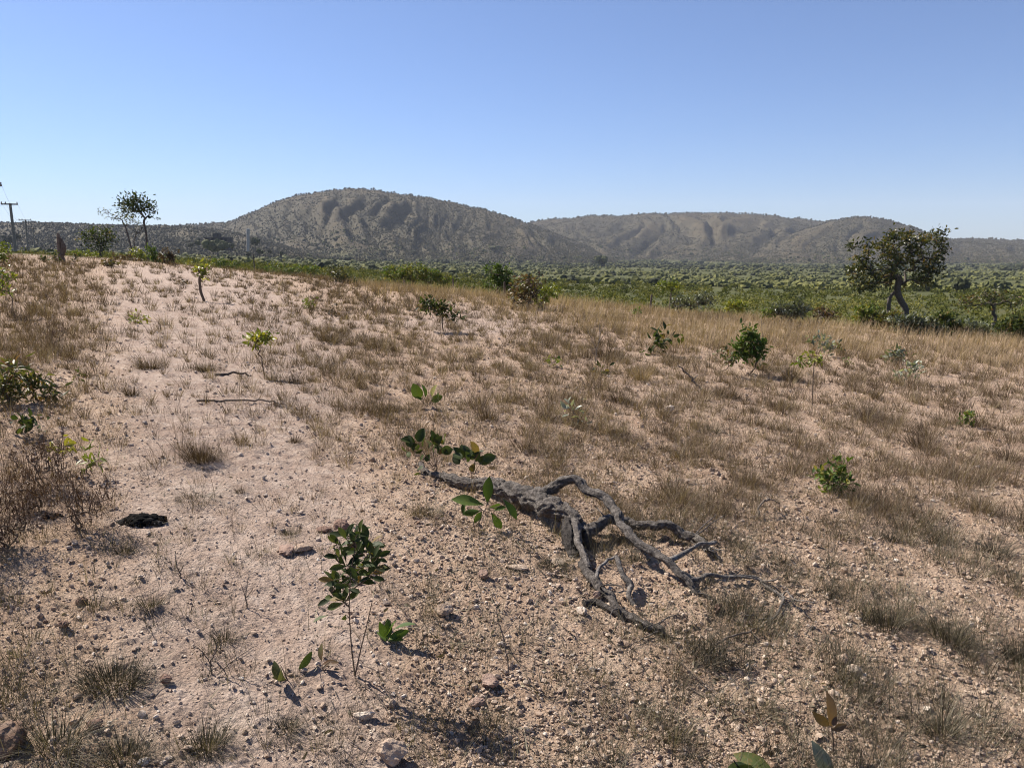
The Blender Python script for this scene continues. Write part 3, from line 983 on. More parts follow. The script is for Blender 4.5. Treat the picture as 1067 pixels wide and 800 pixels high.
def shrub(name, label, cat, base, crown, ntips=14, nleaf=10, leaf=0.06, mt='olive_leaf', tint=(0.5, 0.22), stem=0.008, Y=None,
          kind='oval', spread=0.5, updown=0.55, trunk=None, group=None, tip_r=None, lift=0.15, outward=0.8, extra=None, stem_mat='stem', tips=None, loose=1.0):
    """base (px, py) of the stem; crown a list of ellipses (px, py, rx, ry) in the photo"""
    b = P(*base) if Y is None else GY(base[0], Y)
    Y = b[1]
    k = math.hypot(Y, b[0]) / F if False else (Y * CP + (CH - b[2]) * SP) / F
    if not isinstance(crown, list):
        crown = [crown]
    T = []; C = []
    area = sum(c[2] * c[3] for c in crown)
    for c in crown:
        ctr = PY(c[0], c[1], Y)
        n = max(2, int(round(ntips * c[2] * c[3] / area)))
        pts = crown_points(n, ctr, c[2] * k, c[2] * k * 0.9, c[3] * k)
        T.append(pts); C.append(np.repeat(ctr[None], n, 0))
    T = np.vstack(T); C = np.vstack(C)
    T[:, 2] = np.maximum(T[:, 2], macro(T[:, 0], T[:, 1]) + 0.03)
    tr = None
    if trunk is not None:
        tr = [PY(q[0], q[1], Y) for q in trunk]
    nodes, par, cnt, lf = plant_skeleton(b, T, tr, lift=lift)
    root = thing(name, label, cat, b, group)
    g = Geo(); draw_skeleton(g, nodes, par, cnt, lf, tip_r or stem * 0.25, stem, 0.75 if cat == 'tree' else 0.5, 6)
    for ex in (extra or []):
        pp, ra = catmull([PY(q[0], q[1], Y) for q in ex[0]], ex[1], 5); tube(g, pp, ra, 8)
    g.build('trunk' if cat == 'tree' else 'stem', M[stem_mat], root, origin=b)
    N = len(T) * nleaf
    tipi = np.repeat(T, nleaf, 0); ci = np.repeat(C, nleaf, 0)
    pos = tipi + R.normal(size=(N, 3)) * leaf * spread * loose
    out = unit(tipi - ci) * outward + unit(R.normal(size=(N, 3))) + np.array([0, 0, 0.15])
    tt = np.clip(np.repeat(R.normal(tint[0], tint[1] * 0.7, len(T)), nleaf) + R.normal(0, tint[1], N), 0, 1)
    g = Geo()
    leaves(g, pos, out, leaf * R.uniform(0.6, 1.2, N), tt, kind, 0.3, 0.25, updown)
    g.build('crown' if cat == 'tree' else 'foliage', M[mt], root, origin=b)
    return root


SH = 'shrub'
# ---- trees
shrub('savanna_tree', 'large spreading gnarled tree with two leaning trunks above silver leaved bushes, right of the slope', 'tree', (946, 335),
      [(912, 270, 24, 20), (898, 290, 18, 14), (935, 262, 20, 16), (950, 250, 18, 12), (968, 262, 16, 20), (945, 285, 26, 16), (972, 282, 12, 10),
       (895, 262, 10, 12), (972, 247, 14, 8), (982, 258, 8, 7), (936, 245, 10, 6), (918, 297, 14, 7), (890, 283, 10, 8), (965, 290, 12, 8)],
      ntips=215, nleaf=22, leaf=0.19, mt='oak_leaf', tint=(0.6, 0.24), stem=0.16, Y=40, spread=0.7, extra=[([(927, 336), (926, 318), (928, 309), (935, 302)], [.11, .1, .09, .08])], trunk=[(944, 325), (939, 314), (935, 303), (937, 290)],
      kind='oval', updown=0.45, tip_r=0.014, lift=-0.25, stem_mat='bark', outward=0.7)
shrub('savanna_tree', 'smaller crooked low tree with thin olive crown beside the right edge', 'tree', (1036, 340),
      [(1020, 312, 16, 8), (1042, 310, 14, 8), (1058, 316, 8, 6), (1006, 316, 8, 6), (1030, 305, 12, 5)],
      ntips=70, nleaf=11, leaf=0.17, mt='olive_leaf', tint=(0.55, 0.25), stem=0.09, Y=41, spread=0.9, trunk=[(1037, 333), (1035, 327)],
      kind='oval', updown=0.45, tip_r=0.014, stem_mat='bark')
shrub('slender_tree', 'tall slim tree with bare trunk and small dark crown high against the sky at left', 'tree', (154, 272),
      [(136, 213, 9, 6), (148, 212, 9, 6), (134, 220, 7, 4), (155, 217, 6, 6), (142, 208, 10, 4), (129, 213, 4, 5), (147, 220, 7, 4)],
      ntips=46, nleaf=22, leaf=0.2, mt='dark_leaf', tint=(0.35, 0.2), stem=0.07, Y=52, spread=1.0, trunk=[(153, 262), (152.5, 245), (150, 232)],
      tip_r=0.012, stem_mat='bark', updown=0.5)
shrub('bare_tree', 'nearly leafless pale tree leaning left beside the tall slim tree', 'tree', (140, 270),
      [(112, 221, 9, 3), (120, 224, 10, 5), (130, 226, 9, 5), (138, 230, 8, 6), (104, 221, 4, 1.5), (128, 218, 8, 3)],
      ntips=80, nleaf=3, leaf=0.13, mt='silver_leaf', tint=(0.45, 0.2), stem=0.045, Y=50, spread=0.9, trunk=[(138, 262), (134, 248), (130.5, 236)],
      tip_r=0.01, stem_mat='bark')
shrub('bare_tree', 'thin grey leafless tree standing between the pale leaning tree and the tall slim tree', 'tree', (141, 270),
      [(142, 236, 7, 9), (150, 236, 5, 6)], ntips=36, nleaf=1, leaf=0.08, mt='dark_leaf', stem=0.03, Y=51, trunk=[(140, 255)], tip_r=0.01, stem_mat='bark')
shrub('bushy_tree', 'wide loose dark green tree left of the pale leaning tree', 'tree', (104, 272),
      [(92, 248, 9, 6), (104, 244, 12, 8), (114, 248, 7, 6), (100, 256, 14, 5)], ntips=85, nleaf=11, leaf=0.19, mt='dark_leaf', tint=(0.5, 0.22), stem=0.08, Y=55,
      spread=1.1, trunk=[(104, 264)], tip_r=0.016, stem_mat='bark')
shrub('yellow_tree', 'small slim tree with flat yellow-green top on the brow of the slope', 'tree', (699, 320),
      [(692, 299, 7, 4), (704, 299, 8, 4), (698, 296, 6, 3)], ntips=30, nleaf=12, leaf=0.13, mt='yellow_leaf', tint=(0.25, 0.25), stem=0.03, Y=33, trunk=[(699, 308)], tip_r=0.008)

# ---- bushes along the brow
G1 = 'bushes along the brow of the slope'
shrub('bush', 'dark rounded bush of brown twigs and olive leaves left of the broad green bush', SH, (360, 306), [(352, 287, 11, 9), (362, 293, 10, 10), (346, 284, 8, 6)],
      70, 12, 0.12, 'olive_leaf', (0.35, 0.25), 0.03, Y=35, group=G1)
shrub('bush', 'broad light green dome shaped bush with yellow tips behind the dry grass', SH, (430, 304), [(412, 286, 13, 9), (430, 284, 16, 10), (448, 288, 12, 8), (462, 292, 9, 5)],
      210, 14, 0.13, 'green_leaf', (0.85, 0.2), 0.04, Y=39, group=G1)
shrub('bush', 'tall dense green bush standing upright at the middle of the brow', SH, (519, 310), [(514, 282, 9, 9), (524, 286, 9, 11), (516, 296, 13, 10), (528, 298, 7, 9)],
      150, 13, 0.12, 'green_leaf', (0.3, 0.22), 0.04, Y=34, group=G1)
shrub('bush', 'rust brown leaved shrub just right of the tall dense green bush', SH, (553, 322), [(545, 297, 11, 9), (556, 301, 10, 8), (540, 312, 9, 9), (550, 312, 10, 9), (557, 292, 6, 5)],
      80, 10, 0.13, 'rust_leaf', (0.68, 0.3), 0.03, group=G1, loose=1.8)
shrub('bush', 'yellow-green leafy shrub touching the rust brown shrub on its right', SH, (567, 322), [(568, 304, 8, 6), (578, 303, 6, 5), (562, 312, 7, 6)],
      45, 11, 0.11, 'yellow_leaf', (0.2, 0.2), 0.02, group=G1)
shrub('bush', 'grey leafless tangled bush beside the small yellow-topped tree', SH, (715, 322), [(708, 316, 9, 6), (722, 315, 10, 6), (735, 312, 10, 6)],
      120, 8, 0.10, 'silver_leaf', (0.2, 0.25), 0.02, Y=26, group=G1)
shrub('bush', 'small bright yellow-green cushion shaped bush on the far side of the straw grass', SH, (766, 328), [(761, 319, 6, 3.5), (772, 319, 6, 3.5)],
      36, 13, 0.10, 'yellow_leaf', (0.35, 0.25), 0.015, Y=26.5, group=G1)
shrub('bush', 'wide grey twiggy bush on the brow left of the large gnarled tree', SH, (824, 332), [(815, 322, 12, 6), (833, 321, 11, 6), (824, 325, 15, 6)],
      150, 8, 0.11, 'silver_leaf', (0.2, 0.25), 0.02, Y=25.5, group=G1)
shrub('bush', 'small light green bush tucked against the left of the wide grey twiggy bush', SH, (801, 332), [(800, 326, 6, 4), (808, 323, 5, 3)],
      26, 11, 0.10, 'green_leaf', (0.75, 0.2), 0.012, Y=25.5, group=G1)
shrub('bush', 'brownish low bush between the grey twiggy bush and the bright green bush', SH, (858, 334), [(856, 325, 8, 5), (868, 329, 6, 4)],
      40, 9, 0.11, 'rust_leaf', (0.7, 0.25), 0.015, Y=25.5, group=G1)
shrub('bush', 'bright yellow-green bush at the left foot of the large gnarled tree', SH, (902, 346), [(898, 328, 9, 8), (908, 326, 9, 7), (904, 336, 14, 8)],
      110, 13, 0.13, 'green_leaf', (0.85, 0.15), 0.02, Y=27, group=G1)
shrub('bush', 'olive bush directly under the large gnarled tree', SH, (922, 348), [(920, 336, 12, 9), (932, 335, 10, 9)],
      110, 12, 0.13, 'olive_leaf', (0.6, 0.25), 0.02, Y=26.5, group=G1)
shrub('bush', 'wide dark silver-leaved bush under the right side of the large gnarled tree', SH, (955, 358), [(942, 339, 13, 10), (958, 342, 15, 11), (972, 347, 12, 9)],
      200, 12, 0.14, 'silver_leaf', (0.12, 0.25), 0.025, Y=24.5, group=G1)
shrub('bush', 'dark green bush right of the wide silver-leaved bush', SH, (984, 358), [(982, 338, 12, 11), (992, 346, 10, 9)],
      120, 12, 0.14, 'dark_leaf', (0.6, 0.25), 0.02, Y=25, group=G1)
shrub('bush', 'dark low bush at the right edge below the crooked low tree', SH, (1056, 358), [(1048, 346, 14, 8), (1062, 340, 12, 10)],
      120, 12, 0.14, 'dark_leaf', (0.55, 0.25), 0.02, Y=25, group=G1)
shrub('bush', 'grey-leaved small bush below the crooked low tree, left of the dark one', SH, (1012, 356), [(1006, 342, 10, 8), (1020, 346, 9, 7)],
      75, 10, 0.13, 'silver_leaf', (0.3, 0.3), 0.016, Y=25, group=G1)
shrub('bush', 'dark brown-leaved upright bush at the right end of the left hedge-like row', SH, (179, 281), [(172, 267, 6, 7), (179, 272, 4, 8), (180, 264, 4, 4)],
      50, 11, 0.15, 'rust_leaf', (0.15, 0.2), 0.03, Y=44, group=G1)
shrub('bush', 'green bush below the tall slim tree', SH, (160, 280), [(158, 264, 6, 6), (164, 270, 6, 6)], 44, 11, 0.15, 'green_leaf', (0.35, 0.25), 0.02, Y=46, group=G1)
shrub('bush', 'yellow-green bush behind the foot of the tall slim tree', SH, (145, 278), [(143, 263, 6, 4), (149, 266, 4, 4)], 26, 11, 0.14, 'yellow_leaf', (0.3, 0.25), 0.02, Y=47, group=G1)
shrub('bush', 'low brown bush under the pale leaning tree', SH, (128, 280), [(122, 270, 8, 5), (132, 270, 8, 5), (142, 273, 8, 4)], 60, 9, 0.13, 'rust_leaf', (0.4, 0.25), 0.02, Y=45, group=G1)
shrub('bush', 'small dark leafy bush alone in front of the left trees', SH, (115, 284), [(112, 274, 6, 4), (118, 275, 5, 5)], 30, 10, 0.13, 'rust_leaf', (0.85, 0.2), 0.02, Y=36, group=G1)
shrub('bush', 'yellow-green bush below the wide loose dark tree', SH, (90, 280), [(86, 264, 7, 4), (96, 266, 7, 3)], 26, 10, 0.14, 'yellow_leaf', (0.1, 0.25), 0.02, Y=47, group=G1)
shrub('bush', 'green-yellow leafy bush cut by the left edge below the power poles', SH, (2, 290), [(3, 262, 6, 8), (-8, 266, 9, 8)], 40, 11, 0.12, 'yellow_leaf', (0.1, 0.2), 0.02, Y=30, group=G1)
for i, (px_, txt) in enumerate(((45, 'dark leafy sprout on the left crest, farthest left of the three beside the thick stump'), (56, 'dark leafy sprout on the left crest, touching the left side of the thick stump'), (77, 'dark leafy sprout on the left crest, just right of the thick stump'))):
    shrub('sprout', txt, 'sprout',
          (px_, 272), (px_, 268 - 0.5, 4, 2.5), 7, 5, 0.16, 'dark_leaf', (0.3, 0.2), 0.02, Y=36, group='sprouts on the left crest')
shrub('bush', 'thin yellow flowering bush on the brow right of the left trees', SH, (198, 284), [(198, 275, 5, 3), (206, 277, 4, 3)], 20, 9, 0.11, 'yellow_leaf', (0.55, 0.2), 0.015, Y=44, group=G1)
shrub('bush', 'mid green low bush beyond the two-stemmed young tree', SH, (228, 284), [(228, 273, 9, 4), (240, 276, 8, 4)], 50, 10, 0.15, 'green_leaf', (0.6, 0.25), 0.02, Y=55, group=G1)
shrub('bush', 'long low green bush between the thin post and the dark rounded bush', SH, (300, 292), [(290, 280, 14, 5), (312, 281, 14, 5), (330, 283, 8, 5)], 110, 11, 0.14, 'green_leaf', (0.7, 0.25), 0.02, Y=48, group=G1)

# ---- single plants on the slope
shrub('young_tree', 'two-stemmed bare young tree with a tuft of yellow leaves on the bare track', SH, (213, 315), [(209, 280, 5, 4), (213, 286, 3, 3)],
      16, 9, 0.10, 'yellow_leaf', (0.3, 0.3), 0.035, trunk=[(209, 303), (208, 290)], tip_r=0.012)
shrub('sapling', 'round-topped sapling with large leaves and three thin stems on bare soil, mid slope', SH, (462, 347),
      [(447, 317, 7, 7), (455, 320, 6, 6), (466, 325, 6, 8), (474, 331, 5, 5)], 34, 9, 0.105, 'dark_leaf', (0.6, 0.25), 0.013, trunk=[(461, 340)], kind='oval', outward=0.4)
shrub('sapling', 'slim sapling with yellow-green flat top at left centre of the slope', SH, (276, 393),
      [(264, 355, 5, 4), (271, 354, 6, 4), (278, 351, 4, 3)], 26, 8, 0.065, 'yellow_leaf', (0.45, 0.3), 0.007, trunk=[(273, 378)], tip_r=0.003)
shrub('shrub', 'dense round glossy green shrub standing in the straw grass', SH, (781, 392),
      [(781, 360, 12, 10), (772, 366, 7, 9), (790, 366, 7, 9), (782, 347, 6, 5)], 75, 10, 0.085, 'green_leaf', (0.35, 0.3), 0.012, kind='oval')
shrub('sprout', 'yellowish small sprout just left of the dense round shrub', 'sprout', (752, 392), [(752, 368, 5, 4), (762, 374, 5, 5)], 14, 7, 0.07, 'olive_leaf', (0.7, 0.2), 0.006)
shrub('plant', 'two-headed plant of big dark leaves in the straw grass left of the dense round shrub', 'plant', (690, 370),
      [(688, 354, 7, 6), (702, 348, 4, 3), (682, 361, 4, 4)], 14, 5, 0.15, 'dark_leaf', (0.55, 0.25), 0.008, kind='oval')
shrub('plant', 'dark plant with one pale shining leaf, low in the grass above the silver-leaf seedling', 'plant', (627, 392), (627, 386, 7, 5), 6, 4, 0.11, 'dark_leaf', (0.65, 0.3), 0.006)
shrub('plant', 'tiny bright green plant left of the one with a pale shining leaf', 'plant', (577, 382), (577, 376, 7, 4), 8, 5, 0.07, 'green_leaf', (0.85, 0.2), 0.004)
shrub('plant', 'tiny green plant in the straw grass on the brow below the small yellow-topped tree', 'plant', (664, 334), (664, 325, 5, 5), 9, 5, 0.10, 'green_leaf', (0.75, 0.2), 0.005)
shrub('plant', 'bright silver-white leaved seedling in mid slope above the fallen branch', 'plant', (600, 446), [(595, 430, 4, 7), (602, 440, 5, 5)], 8, 4, 0.085, 'silver_leaf', (0.95, 0.08), 0.005, kind='oval')
shrub('plant', 'dark reddish plant with silver leaf tips right of the broad bare gap in the straw', 'plant', (862, 372), [(860, 358, 6, 5), (852, 354, 5, 4), (868, 362, 4, 4)], 16, 6, 0.11, 'silver_leaf', (0.6, 0.35), 0.008)
shrub('plant', 'flat-topped dark plant with a silver back leaf, right of the bare gap', 'plant', (935, 380), [(930, 370, 7, 4), (941, 370, 6, 4)], 16, 6, 0.12, 'silver_leaf', (0.35, 0.35), 0.010)
shrub('plant', 'pale yellowish silver plant in front of the flat-topped dark one', 'plant', (948, 398), [(953, 386, 6, 6), (940, 390, 6, 4)], 20, 6, 0.085, 'silver_leaf', (0.9, 0.15), 0.006)
shrub('sprout', 'small green sprout below and right of the dark reddish plant', 'sprout', (883, 382), (883, 377, 4, 3), 6, 5, 0.06, 'green_leaf', (0.8, 0.2), 0.004)
shrub('plant', 'small dark two-leaf plant just right of the pale reddish one, before the bare gap', 'plant', (879, 370), (877, 363, 5, 3), 6, 5, 0.10, 'dark_leaf', (0.6, 0.3), 0.005)
shrub('sapling', 'thin yellow sapling with one straight bare stem on the right slope', SH, (846, 425), [(849, 372, 6, 5), (833, 376, 4, 5)], 16, 7, 0.055, 'yellow_leaf', (0.3, 0.25), 0.006, trunk=[(847, 398), (848, 383)], tip_r=0.003)
shrub('plant', 'leafy green seedling on the right slope with a dark shadow under it', 'plant', (873, 517), [(870, 502, 13, 11), (873, 484, 5, 5)], 42, 6, 0.058, 'green_leaf', (0.7, 0.3), 0.005)
shrub('plant', 'small green seedling at far right of the slope in brown grass', 'plant', (1009, 445), (1009, 437, 6, 6), 14, 6, 0.06, 'green_leaf', (0.6, 0.3), 0.004)
shrub('plant', 'spiky upright green plant, taller of two at the left edge', 'plant', (12, 425), [(10, 405, 9, 16), (14, 386, 5, 8), (2, 398, 6, 10)], 40, 8, 0.085, 'olive_leaf', (0.6, 0.25), 0.008, kind='lance', updown=0.2)
shrub('plant', 'spiky upright green plant, shorter and right of the taller one at the left edge', 'plant', (44, 422), [(36, 404, 7, 10), (50, 408, 7, 10), (30, 395, 4, 8)], 34, 8, 0.08, 'olive_leaf', (0.6, 0.25), 0.007, kind='lance', updown=0.2)
shrub('plant', 'dark green few-leaved plant below the spiky upright plants', 'plant', (30, 458), (29, 446, 6, 6), 7, 5, 0.08, 'dark_leaf', (0.5, 0.2), 0.005)
shrub('plant', 'yellow-leaved sprig rising from the dark dry bush at left', 'plant', (64, 492), [(54, 467, 4, 4), (66, 463, 6, 3), (77, 462, 4, 4)], 9, 3, 0.060, 'yellow_leaf', (0.8, 0.15), 0.004, kind='oval')
shrub('plant', 'yellow-green upright sprig right of the dark dry bush at left', 'plant', (92, 500), [(90, 480, 3, 8), (100, 478, 4, 7)], 12, 3, 0.060, 'yellow_leaf', (0.2, 0.25), 0.004, kind='lance', updown=0.2)
shrub('plant', 'leafy plant with yellow upper leaves at the left edge above the spiky plants', 'plant', (12, 330), [(4, 300, 7, 6), (8, 285, 6, 4)], 22, 6, 0.09, 'yellow_leaf', (0.2, 0.25), 0.008, trunk=[(13, 312)])
shrub('plant', 'small lime yellow plant alone low on the bare track', 'plant', (145, 338), (145, 332, 7, 4), 10, 6, 0.085, 'yellow_leaf', (0.6, 0.2), 0.004)
shrub('plant', 'yellowish small plant on the track left of the round-topped sapling', 'plant', (322, 322), (321, 317, 7, 4), 10, 6, 0.09, 'yellow_leaf', (0.15, 0.25), 0.005)
shrub('dead_sapling', 'dead brown sapling with curled leaves, right of the yellowish small plant', 'plant', (347, 332), (345, 323, 4, 6), 8, 4, 0.08, 'rust_leaf', (0.2, 0.2), 0.007)
shrub('sprout', 'tiny green sprout at the left track edge among brown tufts', 'sprout', (82, 398), (82, 392, 2, 4), 4, 4, 0.05, 'olive_leaf', (0.6, 0.2), 0.003)
shrub('plant', 'tiny dark stump-like plant at the far end of the bare track', 'plant', (190, 299), (190, 293, 5, 3), 8, 3, 0.10, 'rust_leaf', (0.1, 0.2), 0.012)


# hand-set foreground plants: leaves given one by one --------------------------
def leafy(name, label, base, stems, lv, mt, leaf_kind='oval', cat='plant', stem_r=0.0032, tint=(0.45, 0.2), depth=0.05, group=None, fold=0.3, curl=0.2):
    """stems: lists of (px, py); lv: (px, py, angle in the picture, length in px)"""
    b = P(*base); Y = b[1]
    k = (Y * CP + (CH - b[2]) * SP) / F
    root = thing(name, label, cat, b, group)
    g = Geo(); SP_ = []
    for s in stems:
        pts = [b if q == base else PY(q[0], q[1], Y + (R.normal() * depth * 0.3 if i else 0)) for i, q in enumerate(s)]
        pp, rr = catmull(pts, np.linspace(stem_r, stem_r * 0.45, len(pts)), 5)
        tube(g, pp, rr, 6); SP_.append(pp)
    SP_ = np.vstack(SP_)
    pos = []; d = []; L = []; nrm = []
    for (px, py, ang, ln) in lv:
        a = math.radians(ang)
        dy = R.normal() * depth
        p = PY(px, py, Y + dy)
        dv = np.array([math.cos(a), R.normal() * 0.45, math.sin(a)])
        pos.append(p); d.append(dv); L.append(ln * k); nrm.append(unit(np.array([R.normal() * 0.5, -0.55 + R.normal() * 0.35, 0.65 + R.normal() * 0.3])))
    pos = np.array(pos); d = np.array(d); L = np.array(L) * 1.05 * R.uniform(0.75, 1.12, len(L))
    for q, dv in zip(pos, d):
        o = SP_[int(np.argmin(np.linalg.norm(SP_ - q, axis=1) + 0.4 * np.maximum(0, SP_[:, 2] - q[2])))]
        mid = (o + q) / 2 - unit(dv) * 0.25 * np.linalg.norm(q - o)
        pp, rr = catmull([o, mid, q + unit(dv) * 0.004], [stem_r * 0.5, stem_r * 0.38, stem_r * 0.3], 4)
        tube(g, pp, rr, 5, cap=False)
    g.build('stem', M['stem'], root, origin=b)
    g = Geo()
    inst(g, leaf_template(leaf_kind, 8, fold, curl), frames(d, np.array(nrm)), pos, L, np.clip(R.normal(tint[0], tint[1], len(L)), 0, 1))
    g.build('foliage', M[mt], root, origin=b)
    return root


def fan(n, cx, cy, rx, ry, l0, l1, up=70, spread=75):
    out = []
    for _ in range(n):
        u, v = random.uniform(-1, 1), random.uniform(-1, 1)
        a = up - u * spread * 0.9 + random.uniform(-30, 30)
        out.append((cx + u * rx, cy + v * ry, a, random.uniform(l0, l1)))
    return out


def whorls(tips, ctr, n, l0, l1):
    out = []
    for (x, y) in tips:
        x = ctr[0] + (x - ctr[0]) * 0.82
        a0 = 90 + 0.62 * (math.degrees(math.atan2(ctr[1] - y, (x - ctr[0]) * 1.2)) - 90)
        for i in range(n):
            out.append((x + random.uniform(-2, 2), y + random.uniform(-2, 2), a0 + (i - (n - 1) / 2) * 30 + random.uniform(-18, 18), random.uniform(l0, l1)))
    return out


leafy('seedling', 'dark leafy seedling with a dense oval head on a thin bare stem', (370, 708),
      [[(370, 708), (366, 670), (364, 630), (366, 596), (370, 570)], [(370, 708), (376, 676), (383, 648), (388, 625)], [(364, 632), (352, 622), (345, 616)],
       [(365, 615), (380, 605), (390, 596)], [(366, 600), (355, 590), (350, 576)], [(368, 580), (382, 574), (390, 570)]],
      whorls([(350, 568), (361, 560), (375, 556), (388, 566), (396, 580), (373, 574), (360, 588), (378, 590), (350, 608), (363, 612), (388, 600), (396, 592), (345, 622), (357, 626), (372, 606), (383, 577), (352, 580), (344, 606), (371, 566), (366, 598)], (368, 640), 6, 11, 18)
      + [(357, 628, 200, 20), (342, 641, 190, 14), (360, 640, 250, 12)], 'dark_leaf', 'spoon', tint=(0.5, 0.26), depth=0.035)
leafy('sprout', 'low sprout with four folded yellow-green leaves left of the dark leafy seedling', (300, 712),
      [[(300, 712), (296, 708), (288, 706)], [(300, 712), (296, 700), (292, 692)], [(300, 712), (288, 716), (280, 714)]],
      [(290, 708, 195, 22), (290, 708, 110, 22), (284, 715, 185, 20), (296, 706, 95, 28), (298, 708, 150, 16)], 'olive_leaf', tint=(0.6, 0.2), depth=0.015, stem_r=0.0022)
leafy('sprout', 'short sprout holding up one dark oval leaf, left of the leafy seedling', (318, 706),
      [[(318, 706), (314, 700), (311, 697)]], [(311, 697, 42, 27), (318, 705, 160, 10)], 'dark_leaf', tint=(0.45, 0.05), depth=0.01, stem_r=0.002)
leafy('sprout', 'brown curled dying sprout close to the left of the leafy seedling stem', (338, 704),
      [[(338, 704), (336, 696), (335, 684)], [(336, 696), (342, 690), (350, 688)]],
      [(335, 688, 100, 20), (336, 692, 20, 18), (334, 696, 175, 14), (338, 694, 50, 14)], 'rust_leaf', tint=(0.7, 0.15), depth=0.015, stem_r=0.002)
leafy('sprout', 'small fan-shaped sprout of six green leaves right of the leafy seedling', (402, 672),
      [[(402, 672), (403, 664), (405, 660)]], [(402, 664, 105, 22), (404, 664, 75, 22), (404, 666, 40, 30), (410, 656, 32, 24), (402, 668, 140, 16), (406, 664, 20, 20), (404, 666, 90, 18)],
      'green_leaf', tint=(0.4, 0.25), depth=0.02, stem_r=0.002)
leafy('sapling', 'round-leaved sapling at the upper left end of the fallen trunk', (456, 494),
      [[(456, 494), (450, 482), (440, 470)], [(456, 494), (455, 478), (460, 466)], [(456, 494), (447, 480), (436, 462)], [(456, 494), (452, 476), (450, 462)]],
      fan(18, 442, 470, 17, 11, 9, 14) + fan(11, 456, 468, 9, 9, 9, 14, 60) + [(460, 462, 60, 17), (440, 488, 200, 14), (436, 492, 260, 12)], 'dark_leaf', 'round', tint=(0.55, 0.25), depth=0.05)
leafy('sapling', 'dull dark sapling with one pale leaf behind the fallen trunk, second from its left end', (492, 500),
      [[(492, 500), (490, 490), (482, 478)], [(492, 500), (494, 485), (497, 472)], [(492, 500), (497, 488), (505, 478)]],
      fan(12, 490, 482, 12, 10, 9, 14) + [(496, 478, 95, 20), (482, 478, 120, 16), (503, 480, 20, 14)], 'dark_leaf', 'round', tint=(0.35, 0.3), depth=0.04)
leafy('sapling', 'sapling with big upright ribbed green leaves in front of the fallen trunk', (490, 557),
      [[(490, 557), (498, 545), (505, 532), (508, 522)], [(505, 533), (498, 527), (494, 520)], [(506, 530), (518, 528), (526, 524)], [(490, 557), (493, 548), (494, 540)]],
      [(508, 524, 88, 32), (504, 526, 160, 30), (500, 526, 140, 22), (524, 520, 315, 22), (510, 528, 350, 18), (494, 545, 62, 17), (486, 520, 250, 22), (500, 532, 200, 20),
       (512, 534, 300, 20), (515, 532, 20, 16)], 'green_leaf', 'spoon', tint=(0.3, 0.25), depth=0.03)
leafy('sprout', 'four-leaf bright green sprout alone on the soil behind the fallen branch', (446, 425),
      [[(446, 425), (440, 418), (437, 414)], [(446, 425), (445, 416), (446, 412)], [(446, 425), (450, 416), (454, 411)]],
      [(438, 415, 115, 15), (443, 414, 95, 15), (450, 413, 75, 13), (455, 412, 60, 14), (450, 418, 30, 12), (438, 417, 150, 12)], 'green_leaf', 'round', tint=(0.35, 0.3), depth=0.06)
leafy('plant', 'large dark folded leaf plant cut by the bottom edge right of centre', (786, 822),
      [[(786, 822), (775, 806), (765, 792)], [(786, 822), (800, 812), (812, 806)]],
      [(790, 806, 143, 42), (764, 792, 300, 34), (806, 806, 165, 50), (768, 798, 320, 44)], 'dark_leaf', 'oval', tint=(0.5, 0.25), depth=0.02, stem_r=0.004)
leafy('plant', 'pale grey-green broad leaf poking up at the bottom edge, right of the dark folded one', (866, 818),
      [[(866, 818), (864, 810)]], [(866, 812, 112, 34), (860, 812, 160, 30)], 'silver_leaf', 'oval', tint=(0.55, 0.1), depth=0.01, stem_r=0.004)
leafy('plant', 'dead brown sprig with two curled leaves above the pale grey-green leaf', (868, 790),
      [[(868, 790), (868, 770), (866, 756)]], [(866, 758, 88, 32), (864, 756, 140, 26), (868, 758, 60, 14), (866, 760, 20, 16)], 'rust_leaf', 'oval', tint=(0.6, 0.2), depth=0.01, stem_r=0.0035)


# dry stalks and twigs ----------------------------------------------------------
def twig(name, label, lines, r=0.003, mt='twig', cat='twig', upright=True, group=None):
    """lines of (px, py, height above the ground)"""
    b = P(*lines[0][0][:2])
    g = Geo()
    for i, ln in enumerate(lines):
        if upright:
            pts = [PY(q[0], q[1], b[1] + R.normal() * 0.01) for q in ln]
        else:
            pts = [P(q[0], q[1], q[2]) for q in ln]
        rr = r * (1 if i == 0 else 0.65)
        pp, ra = catmull(pts, np.linspace(rr, rr * 0.5, len(pts)), 5)
        pp = pp + R.normal(size=pp.shape) * rr * 0.5
        tube(g, pp, ra, 6, R.uniform(0.3, 0.7), 0.12, seed=float(i))
    o = g.build(name, M[mt], origin=b)
    return tag(o, label, cat, group)


twig('stick', 'long straight dark stick lying across the bare track', [[(205, 420, .01), (235, 419, .02), (265, 418, .03), (285, 419, .03), (300, 426, .01)], [(285, 419, .03), (296, 421, .015), (306, 427, .01)]], 0.011, upright=False, cat='stick')
twig('stick', 'bent dead stick leaning out of the grass left of the dense round shrub', [[(730, 404), (722, 396), (714, 388), (707, 381)], [(722, 396), (728, 390)]], 0.016, cat='stick')
twig('stick', 'dark short log lying on the track behind the slim yellow-topped sapling', [[(225, 392, .02), (245, 391, .03), (262, 393, .02)]], 0.02, upright=False, cat='stick')
twig('dead_twig', 'forked dead twig rising from the soil at lower left', [[(222, 706), (219, 690), (225, 678), (226, 668)], [(220, 712), (222, 708), (240, 690), (258, 678), (268, 672)], [(221, 694), (213, 682), (205, 674)], [(240, 690), (250, 686), (264, 676)], [(207, 676), (200, 672)], [(226, 690), (236, 702), (240, 715)]], 0.0035)
